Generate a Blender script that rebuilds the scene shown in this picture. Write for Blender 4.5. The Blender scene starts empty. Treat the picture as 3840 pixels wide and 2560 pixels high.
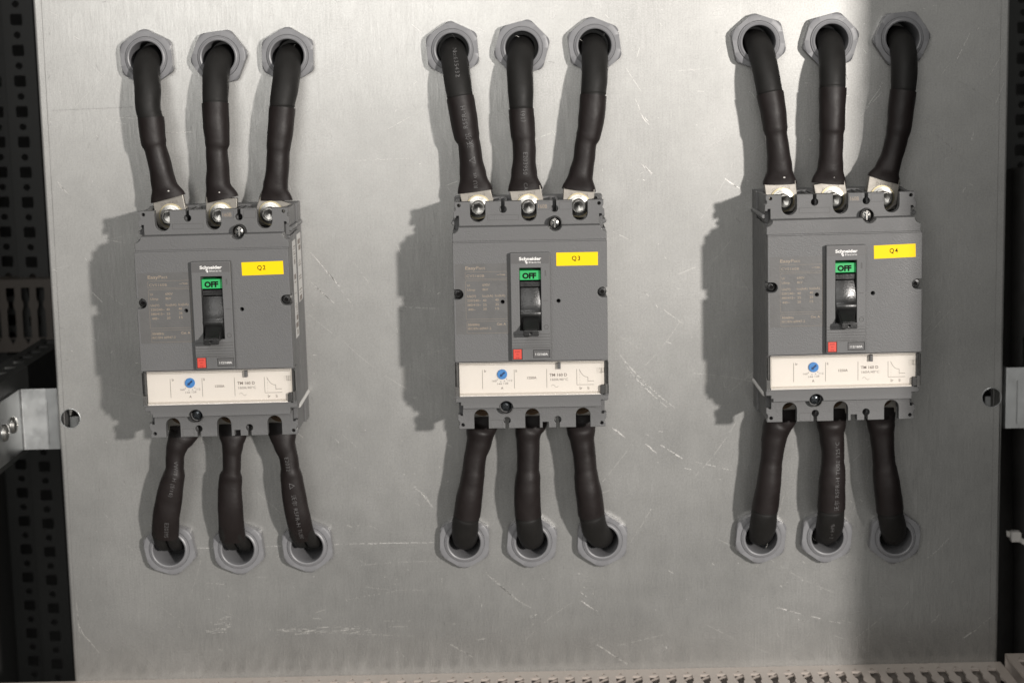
import bpy, bmesh, math, random
from mathutils import Vector, Matrix, noise
random.seed(11)
scene = bpy.context.scene
col = scene.collection
S = 0.001                                   # everything below is written in millimetres

# ------------------------------------------------------------------ camera, world, lamps, exposure
cam_data = bpy.data.cameras.new("camera")
cam = bpy.data.objects.new("camera", cam_data)
col.objects.link(cam)
R_ = Vector((0.99975144, 0.00086024, -0.02227830))
U_ = Vector((0.02187482, 0.15521485, 0.98763852))
F_ = Vector((-0.00430753, 0.98788036, -0.15515745))
m = Matrix.Identity(4)
for i in range(3):
    m[i][0], m[i][1], m[i][2] = R_[i], U_[i], -F_[i]
m.translation = Vector((-7.7925, -1317.134, 178.5065)) * S
cam.matrix_world = m
cam_data.sensor_width = 36.0
cam_data.lens = 6851.886 / 3840 * 36
cam_data.clip_start = 0.02
cam_data.clip_end = 60
cam_data.dof.use_dof = True
cam_data.dof.focus_distance = 1.248
cam_data.dof.aperture_fstop = 6.3
scene.camera = cam

world = bpy.data.worlds.new("World")
scene.world = world
world.use_nodes = True
wb = world.node_tree.nodes["Background"]
wb.inputs[0].default_value = (1.0, 0.98, 0.935, 1)
wb.inputs[1].default_value = 0.245

def lamp(name, loc, target, size, power, color, size_y=None):
    d = bpy.data.lights.new(name, 'AREA')
    d.shape = 'DISK' if size_y is None else 'RECTANGLE'
    d.size = size
    if size_y: d.size_y = size_y
    d.energy = power
    d.color = color
    o = bpy.data.objects.new(name, d)
    o.location = Vector(loc) * S
    o.rotation_euler = ((Vector(target) - Vector(loc)).to_track_quat('-Z', 'Y')).to_euler()
    col.objects.link(o)
    return o
lamp("work_lamp", (1355, -2680, 500), (0, 0, 0), 0.115, 91, (1.0, 0.95, 0.90))
lamp("ceiling_lamp", (-300, -1500, 1900), (0, 0, 0), 1.0, 10, (1.0, 0.98, 0.95), 0.25)
lamp("room_lamp", (-400, -2400, 670), (0, 0, 0), 1.0, 14, (1.0, 0.98, 0.95), 1.0)

vs = scene.view_settings
vs.view_transform = 'Standard'
vs.look = 'None'
vs.exposure = 0.0
vs.gamma = 1.0
vs.use_curve_mapping = False
try:
    scene.cycles.max_bounces = 6
    scene.cycles.use_denoising = True
except Exception:
    pass

# ------------------------------------------------------------------ materials
def new_mat(name):
    mt = bpy.data.materials.new(name)
    mt.use_nodes = True
    return mt, mt.node_tree.nodes, mt.node_tree.links, mt.node_tree.nodes["Principled BSDF"]

def plain(name, rgb, rough=0.5, metal=0.0, var=0.0, vscale=40.0, bump=0.0, bscale=900.0, spec=0.5, rvar=0.0):
    mt, N, L, b = new_mat(name)
    b.inputs['Base Color'].default_value = (*rgb, 1)
    b.inputs['Roughness'].default_value = rough
    b.inputs['Metallic'].default_value = metal
    b.inputs['Specular IOR Level'].default_value = spec
    tc = N.new('ShaderNodeNewGeometry')
    if var > 0 or rvar > 0:
        n = N.new('ShaderNodeTexNoise'); n.inputs['Scale'].default_value = vscale
        n.inputs['Detail'].default_value = 6; n.inputs['Roughness'].default_value = 0.65
        L.new(tc.outputs['Position'], n.inputs['Vector'])
        if var > 0:
            mx = N.new('ShaderNodeMix'); mx.data_type = 'RGBA'
            mx.inputs[6].default_value = (*[c * (1 - var) for c in rgb], 1)
            mx.inputs[7].default_value = (*[min(1, c * (1 + var)) for c in rgb], 1)
            L.new(n.outputs['Fac'], mx.inputs[0]); L.new(mx.outputs[2], b.inputs['Base Color'])
        if rvar > 0:
            mr = N.new('ShaderNodeMapRange')
            mr.inputs[1].default_value = 0.3; mr.inputs[2].default_value = 0.7
            mr.inputs[3].default_value = rough - rvar; mr.inputs[4].default_value = rough + rvar
            L.new(n.outputs['Fac'], mr.inputs[0]); L.new(mr.outputs[0], b.inputs['Roughness'])
    if bump > 0:
        n2 = N.new('ShaderNodeTexNoise'); n2.inputs['Scale'].default_value = bscale
        n2.inputs['Detail'].default_value = 3
        L.new(tc.outputs['Position'], n2.inputs['Vector'])
        bp = N.new('ShaderNodeBump'); bp.inputs['Strength'].default_value = bump
        bp.inputs['Distance'].default_value = 0.0004
        L.new(n2.outputs['Fac'], bp.inputs['Height']); L.new(bp.outputs[0], b.inputs['Normal'])
    return mt

M = {}
M['case'] = plain('moulded_grey_plastic', (0.119, 0.1188, 0.1195), 0.50, 0, 0.13, 28, 0.55, 1500, 0.45, 0.12)
M['case2'] = plain('smooth_grey_plastic', (0.094, 0.092, 0.092), 0.42, 0, 0.06, 60, 0.1, 1500)
M['sticker'] = plain('grey_film_sticker', (0.106, 0.104, 0.102), 0.42, 0, 0.10, 120, 0.15, 700, 0.5, 0.08)
M['inner'] = plain('dark_inner_plastic', (0.030, 0.029, 0.028), 0.5)
M['black'] = plain('black_plastic', (0.012, 0.012, 0.012), 0.32, 0, 0.3, 90, 0.25, 800, 0.5, 0.10)
M['gland'] = plain('grey_polyamide', (0.19, 0.19, 0.198), 0.40, 0, 0.07, 80, 0.08, 500, 0.5, 0.05)
M['rubber'] = plain('black_rubber', (0.0135, 0.0128, 0.0120), 0.58, 0, 0.35, 70, 0.25, 350, 0.25, 0.10)
M['shrink'] = plain('black_heat_shrink', (0.0125, 0.0090, 0.0086), 0.53, 0, 0.35, 60, 0.7, 160, 0.34, 0.08)
M['zinc'] = plain('bright_zinc', (0.40, 0.392, 0.372), 0.32, 1, 0.15, 200, 0.1, 600, 0.5, 0.08)
M['yzinc'] = plain('yellow_zinc', (0.46, 0.40, 0.26), 0.36, 1, 0.12, 150, 0, 1, 0.5, 0.08)
M['bsteel'] = plain('black_steel', (0.05, 0.055, 0.06), 0.25, 0.8, 0.2, 300)
M['shademetal'] = plain('shaded_terminal_metal', (0.10, 0.065, 0.04), 0.4, 0.9, 0.2, 200)  # lower terminal metal, coloured dark for the shade inside its slots
M['tin'] = plain('tinned_copper', (0.29, 0.272, 0.245), 0.48, 1, 0.10, 160, 0.2, 300, 0.5, 0.10)
M['tinmark'] = plain('stamped_tin', (0.20, 0.18, 0.16), 0.5, 1)
M['galv'] = plain('galvanised_bracket', (0.50, 0.51, 0.51), 0.36, 1, 0.15, 60, 0.08, 400, 0.5, 0.08)
M['darkmetal'] = plain('dark_frame_metal', (0.024, 0.025, 0.024), 0.5, 0.3, 0.2, 30)
M['wall'] = plain('cabinet_grey_paint', (0.035, 0.035, 0.034), 0.6, 0, 0.05, 5)
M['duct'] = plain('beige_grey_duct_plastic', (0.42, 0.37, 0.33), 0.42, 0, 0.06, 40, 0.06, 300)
M['yellow'] = plain('yellow_label_tape', (0.93, 0.62, 0.0), 0.5, 0, 0.02, 30, spec=0.2)
M['ink'] = plain('black_ink', (0.006, 0.005, 0.005), 0.6, spec=0.1)
M['green'] = plain('green_flag', (0.022, 0.40, 0.11), 0.40)
M['red'] = plain('red_button', (0.60, 0.060, 0.040), 0.42, 0, 0.05, 100)
M['redink'] = plain('dark_red_print', (0.22, 0.012, 0.010), 0.5)
M['white'] = plain('cream_panel', (0.82, 0.775, 0.725), 0.45, 0, 0.015, 30)
M['print'] = plain('grey_brown_print', (0.17, 0.135, 0.115), 0.5)
M['tan'] = plain('tan_print', (0.285, 0.23, 0.175), 0.5, 0, 0.2, 260)
M['wprint'] = plain('white_print', (0.78, 0.77, 0.75), 0.5)
M['cprint'] = plain('faded_white_marking', (0.115, 0.112, 0.112), 0.6, 0, 0.5, 900)
M['blue'] = plain('blue_dial', (0.060, 0.25, 0.62), 0.4)
M['dblue'] = plain('dark_blue_arrow', (0.012, 0.045, 0.14), 0.4)
M['duct_shade'] = plain('shaded_duct_plastic', (0.055, 0.046, 0.038), 0.5, 0, 0.1, 40)  # copy of the beige duct plastic with the cabinet's shade darkened in
M['tie'] = plain('white_nylon', (0.62, 0.60, 0.57), 0.45)
M['paper'] = plain('paper_label', (0.58, 0.57, 0.55), 0.5, 0, 0.05, 50)
M['groove'] = plain('groove_grey', (0.062, 0.060, 0.058), 0.6)

def clear_mat():
    mt = bpy.data.materials.new('clear_polycarbonate'); mt.use_nodes = True
    N, L = mt.node_tree.nodes, mt.node_tree.links
    N.remove(N["Principled BSDF"])
    out = N["Material Output"]
    tr = N.new('ShaderNodeBsdfTransparent'); tr.inputs[0].default_value = (0.965, 0.962, 0.955, 1)
    gl = N.new('ShaderNodeBsdfGlossy'); gl.inputs['Roughness'].default_value = 0.08
    fr = N.new('ShaderNodeFresnel'); fr.inputs[0].default_value = 1.5
    mx = N.new('ShaderNodeMixShader')
    L.new(fr.outputs[0], mx.inputs[0]); L.new(tr.outputs[0], mx.inputs[1]); L.new(gl.outputs[0], mx.inputs[2])
    L.new(mx.outputs[0], out.inputs[0])
    return mt
M['clear'] = clear_mat()

def plate_mat():
    mt, N, L, b = new_mat('galvanised_sheet_steel')
    tc = N.new('ShaderNodeTexCoord')
    def mapped(rot, scale):
        mp = N.new('ShaderNodeMapping')
        mp.inputs['Rotation'].default_value = (0, rot, 0)
        mp.inputs['Scale'].default_value = scale
        L.new(tc.outputs['Object'], mp.inputs['Vector'])
        return mp.outputs[0]
    def nz(vec, scale, detail=4, rough=0.6):
        n = N.new('ShaderNodeTexNoise')
        n.inputs['Scale'].default_value = scale; n.inputs['Detail'].default_value = detail
        n.inputs['Roughness'].default_value = rough
        L.new(vec, n.inputs['Vector']); return n.outputs['Fac']
    def ramp(v, a, c, lo=0.0, hi=1.0):
        r = N.new('ShaderNodeMapRange'); r.inputs[1].default_value = a; r.inputs[2].default_value = c
        r.inputs[3].default_value = lo; r.inputs[4].default_value = hi
        L.new(v, r.inputs[0]); return r.outputs[0]
    def math_(op, a, c):
        x = N.new('ShaderNodeMath'); x.operation = op
        for i, v in enumerate((a, c)):
            if isinstance(v, (int, float)): x.inputs[i].default_value = v
            else: L.new(v, x.inputs[i])
        return x.outputs[0]
    iso = mapped(0, (1, 1, 1))
    cloud = nz(iso, 9, 3, 0.6)
    mid = nz(iso, 70, 3, 0.65)
    fine = nz(iso, 900, 2, 0.7)
    brush = nz(mapped(0.02, (900, 1, 45)), 1.0, 2, 0.6)
    # worn-in scratches in several directions, broken up by a coarse mask
    scr = None
    for k, (rot, th, mseed) in enumerate([(0.7, 0.705, 3.1), (-0.85, 0.715, 7.7)]):
        s1 = nz(mapped(rot, (420, 1, 9)), 1.0, 2, 0.5)
        mk = N.new('ShaderNodeMapping'); mk.inputs['Location'].default_value = (mseed, 0, mseed)
        L.new(tc.outputs['Object'], mk.inputs['Vector'])
        mask = ramp(nz(mk.outputs[0], 14, 2, 0.6), 0.50, 0.66)
        v = math_('MULTIPLY', ramp(s1, th, th + 0.05), mask)
        scr = v if scr is None else math_('MAXIMUM', scr, v)
    tone = math_('ADD', math_('MULTIPLY', ramp(cloud, 0.3, 0.7, -0.03, 0.03), 1.0), ramp(mid, 0.3, 0.7, -0.018, 0.018))
    tone = math_('ADD', tone, ramp(fine, 0.3, 0.7, -0.06, 0.06))
    tone = math_('ADD', tone, ramp(brush, 0.3, 0.7, -0.04, 0.04))
    tone = math_('ADD', tone, 0.425)
    tone = math_('ADD', tone, math_('MULTIPLY', scr, 0.10))
    rgb = N.new('ShaderNodeCombineColor')
    L.new(math_('MULTIPLY', tone, 1.0), rgb.inputs[0]); L.new(math_('MULTIPLY', tone, 0.995), rgb.inputs[1]); L.new(math_('MULTIPLY', tone, 0.965), rgb.inputs[2])
    L.new(rgb.outputs[0], b.inputs['Base Color'])
    b.inputs['Metallic'].default_value = 0.90
    b.inputs['Anisotropic'].default_value = 0.55
    tv = N.new('ShaderNodeCombineXYZ'); tv.inputs[0].default_value = 1.0
    L.new(tv.outputs[0], b.inputs['Tangent'])
    ro = math_('ADD', ramp(cloud, 0.3, 0.7, 0.555, 0.625), ramp(brush, 0.3, 0.7, -0.03, 0.03))
    ro = math_('SUBTRACT', ro, math_('MULTIPLY', scr, 0.10))
    L.new(ro, b.inputs['Roughness'])
    bp = N.new('ShaderNodeBump'); bp.inputs['Strength'].default_value = 0.12; bp.inputs['Distance'].default_value = 0.0003
    h = math_('ADD', math_('MULTIPLY', fine, 0.6), math_('MULTIPLY', brush, 0.5))
    h = math_('SUBTRACT', h, math_('MULTIPLY', scr, 0.5))
    L.new(h, bp.inputs['Height']); L.new(bp.outputs[0], b.inputs['Normal'])
    # smoother zinc between the spangles: a second, tighter lobe
    b2 = N.new('ShaderNodeBsdfPrincipled')
    L.new(rgb.outputs[0], b2.inputs['Base Color']); b2.inputs['Metallic'].default_value = 1.0
    L.new(ramp(cloud, 0.3, 0.7, 0.20, 0.30), b2.inputs['Roughness'])
    mxs = N.new('ShaderNodeMixShader')
    L.new(ramp(brush, 0.3, 0.7, 0.22, 0.44), mxs.inputs[0])
    L.new(b.outputs[0], mxs.inputs[1]); L.new(b2.outputs[0], mxs.inputs[2])
    L.new(mxs.outputs[0], N["Material Output"].inputs[0])
    return mt
M['plate'] = plate_mat()
M['scratch'] = plain('bared_bright_steel', (0.70, 0.685, 0.66), 0.58, 0.8, 0.15, 400, 0.5, 500)
M['scratch_f'] = plain('rubbed_steel', (0.58, 0.57, 0.545), 0.56, 0.9, 0.2, 400, 0.4, 500)
M['pencil'] = plain('graphite_mark', (0.17, 0.165, 0.16), 0.6, 0.3, 0.4, 500)

# ------------------------------------------------------------------ helpers
def finish(me, ang=32):
    for p in me.polygons: p.use_smooth = True
    try: me.set_sharp_from_angle(angle=math.radians(ang))
    except Exception: pass
    return me

def link(name, me, mat, parent=None):
    me.name = name
    me.materials.clear(); me.materials.append(M[mat])
    o = bpy.data.objects.new(name, me)
    col.objects.link(o)
    if parent is not None: o.parent = parent
    return o

def pyd(name, V, Fc, mat, parent=None, ang=32, org=(0, 0, 0)):
    me = bpy.data.meshes.new(name)
    me.from_pydata([((x - org[0]) * S, (y - org[1]) * S, (z - org[2]) * S) for x, y, z in V], [], Fc)
    me.validate(); me.update()
    finish(me, ang)
    return link(name, me, mat, parent)

def circ(cx, cz, r, n=24, a0=0.0, r2=None):
    return [(cx + r * math.cos(a0 + 2 * math.pi * i / n), cz + (r2 or r) * math.sin(a0 + 2 * math.pi * i / n)) for i in range(n)]
def rect(x0, x1, z0, z1): return [(x0, z0), (x1, z0), (x1, z1), (x0, z1)]
def rrect(x0, x1, z0, z1, r, n=4):
    P = []
    for cx, cz, a in ((x1 - r, z1 - r, 0), (x0 + r, z1 - r, 90), (x0 + r, z0 + r, 180), (x1 - r, z0 + r, 270)):
        for i in range(n + 1):
            t = math.radians(a + 90 * i / n); P.append((cx + r * math.cos(t), cz + r * math.sin(t)))
    return P
def arc(cx, cz, r, a0, a1, n=10):
    return [(cx + r * math.cos(math.radians(a0 + (a1 - a0) * i / n)), cz + r * math.sin(math.radians(a0 + (a1 - a0) * i / n))) for i in range(n + 1)]

def curve_mesh(loops, half, bevel=0.0, res=1):
    c = bpy.data.curves.new('c', 'CURVE'); c.dimensions = '2D'; c.fill_mode = 'BOTH'
    for lp in loops:
        sp = c.splines.new('POLY'); sp.points.add(len(lp) - 1); sp.use_cyclic_u = True
        for i, (x, z) in enumerate(lp): sp.points[i].co = (x, z, 0, 1)
    if bevel > 0:
        c.bevel_depth = bevel; c.bevel_resolution = res; c.offset = -bevel
    c.extrude = max(0.0, half - bevel)
    o = bpy.data.objects.new('c', c)
    me = bpy.data.meshes.new_from_object(o)
    bpy.data.objects.remove(o); bpy.data.curves.remove(c)
    return me

def shape(name, loops, d0, d1, mat, parent=None, bevel=0.0, res=1, org=(0, 0, 0), axis='Y', ang=21):
    """outline(s) in x,z extruded in depth from d0 to d1 (towards the viewer); axis 'Z': outline in x,depth extruded in z; axis 'X': outline in depth,z extruded in x"""
    me = curve_mesh(loops, abs(d1 - d0) / 2, bevel, res)
    mid = (d0 + d1) / 2
    for v in me.vertices:
        x, y, z = v.co
        if axis == 'Y': p = (x, -(mid + z), y)
        elif axis == 'Z': p = (x, -y, mid - z)
        else: p = (mid - z, -x, y)
        v.co = ((p[0] - org[0]) * S, (p[1] - org[1]) * S, (p[2] - org[2]) * S)
    if axis == 'Z':
        me.flip_normals() if False else None
    bm = bmesh.new(); bm.from_mesh(me); bmesh.ops.remove_doubles(bm, verts=bm.verts, dist=1e-6)
    bmesh.ops.recalc_face_normals(bm, faces=bm.faces); bm.to_mesh(me); bm.free()
    finish(me, ang)
    ax = {'Y': 1, 'Z': 2, 'X': 0}[axis]
    for p in me.polygons:
        if abs(p.normal[ax]) > 0.9995: p.use_smooth = False
    return link(name, me, mat, parent)

def box(name, x0, x1, d0, d1, z0, z1, mat, parent=None, bevel=0.0, org=(0, 0, 0)):
    return shape(name, [rect(x0, x1, z0, z1)], d0, d1, mat, parent, bevel, 1, org)

def lathe(name, prof, cx, cz, mat, parent=None, n=32, org=(0, 0, 0), closed=False, ang=32):
    V, Fc = [], []
    for r, d in prof:
        for i in range(n):
            t = 2 * math.pi * i / n
            V.append((cx + r * math.cos(t), -d, cz + r * math.sin(t)))
    k = len(prof)
    for j in range(k if closed else k - 1):
        j2 = (j + 1) % k
        for i in range(n):
            i2 = (i + 1) % n
            Fc.append((j * n + i, j * n + i2, j2 * n + i2, j2 * n + i))
    if not closed:
        if prof[0][0] > 0.01: Fc.append(tuple(range(n)))
        if prof[-1][0] > 0.01: Fc.append(tuple(range((k - 1) * n, k * n))[::-1])
    o = pyd(name, V, Fc, mat, parent, ang, org)
    bm = bmesh.new(); bm.from_mesh(o.data); bmesh.ops.remove_doubles(bm, verts=bm.verts, dist=1e-6)
    bmesh.ops.recalc_face_normals(bm, faces=bm.faces); bm.to_mesh(o.data); bm.free(); finish(o.data, ang)
    return o

def empty(name, loc, label, cat, group=None, rz=0.0):
    o = bpy.data.objects.new(name, None); col.objects.link(o)
    o.location = Vector(loc) * S; o.rotation_euler = (0, rz, 0)
    o.empty_display_size = 0.01
    o['label'] = label; o['category'] = cat
    if group: o['group'] = group
    return o

_tc = {}
def text_raw(s, offset=0.0, spacing=1.0):
    key = (s, offset, spacing)
    if key not in _tc:
        c = bpy.data.curves.new('t', 'FONT'); c.body = s; c.size = 1.0; c.resolution_u = 3; c.offset = offset
        c.space_character = spacing; c.fill_mode = 'BOTH'
        o = bpy.data.objects.new('t', c)
        me = bpy.data.meshes.new_from_object(o)
        V = [(v.co.x, v.co.y) for v in me.vertices]; Fc = [tuple(p.vertices) for p in me.polygons]
        bpy.data.objects.remove(o); bpy.data.meshes.remove(me); bpy.data.curves.remove(c)
        _tc[key] = (V, Fc)
    return _tc[key]

class Ink:
    """flat print: letters and strokes gathered as one sheet lying on a surface"""
    def __init__(self, d): self.d = d; self.V = []; self.F = []
    def poly(self, P):
        n = len(self.V); self.V += [(x, -self.d, z) for x, z in P]; self.F.append(tuple(range(n, n + len(P))))
    def text(self, s, x, z, cap, w=None, offset=0.0, align='L', rot=0.0, spacing=1.0):
        V, Fc = text_raw(s, offset, spacing)
        if not V: return
        k = cap / 0.727
        xs = [v[0] for v in V]; x0, x1 = min(xs), max(xs)
        kx = (w / (x1 - x0)) if w else k
        W = (x1 - x0) * kx
        sh = {'L': 0, 'C': -W / 2, 'R': -W}[align]
        n = len(self.V); cr, sr = math.cos(rot), math.sin(rot)
        for vx, vy in V:
            a, b_ = (vx - x0) * kx + sh, vy * k
            self.V.append((x + a * cr - b_ * sr, -self.d, z + a * sr + b_ * cr))
        self.F += [tuple(i + n for i in f) for f in Fc]
    def line(self, P, w):
        for (x0, z0), (x1, z1) in zip(P, P[1:]):
            dx, dz = x1 - x0, z1 - z0; l = math.hypot(dx, dz) or 1
            nx, nz_ = -dz / l * w / 2, dx / l * w / 2
            self.poly([(x0 - nx, z0 - nz_), (x1 - nx, z1 - nz_), (x1 + nx, z1 + nz_), (x0 + nx, z0 + nz_)])
    def frame(self, x0, x1, z0, z1, w, r=0.8):
        P = rrect(x0, x1, z0, z1, r, 3); self.line(P + P[:1], w)
    def build(self, name, mat, parent=None, org=(0, 0, 0)):
        return pyd(name, self.V, self.F, mat, parent, 32, org)

def copy_tree(o, parent=None):
    c = o.copy(); col.objects.link(c)
    if parent is not None: c.parent = parent
    for ch in list(o.children): copy_tree(ch, c)
    return c
# ------------------------------------------------------------------ cabinet round the plate (setting)
def structure(o):
    o['kind'] = 'structure'; return o
structure(box('cabinet_back_wall', -700, 700, -432, -430, -700, 620, 'wall'))
structure(box('cabinet_side_blocker_left', -454, -452, -430, 370, -700, 620, 'wall'))  # unseen wall, forward reach shaped to cut fill light on the left
structure(box('cabinet_side_wall_right', 440, 442, -430, 493, -700, 620, 'wall'))

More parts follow.
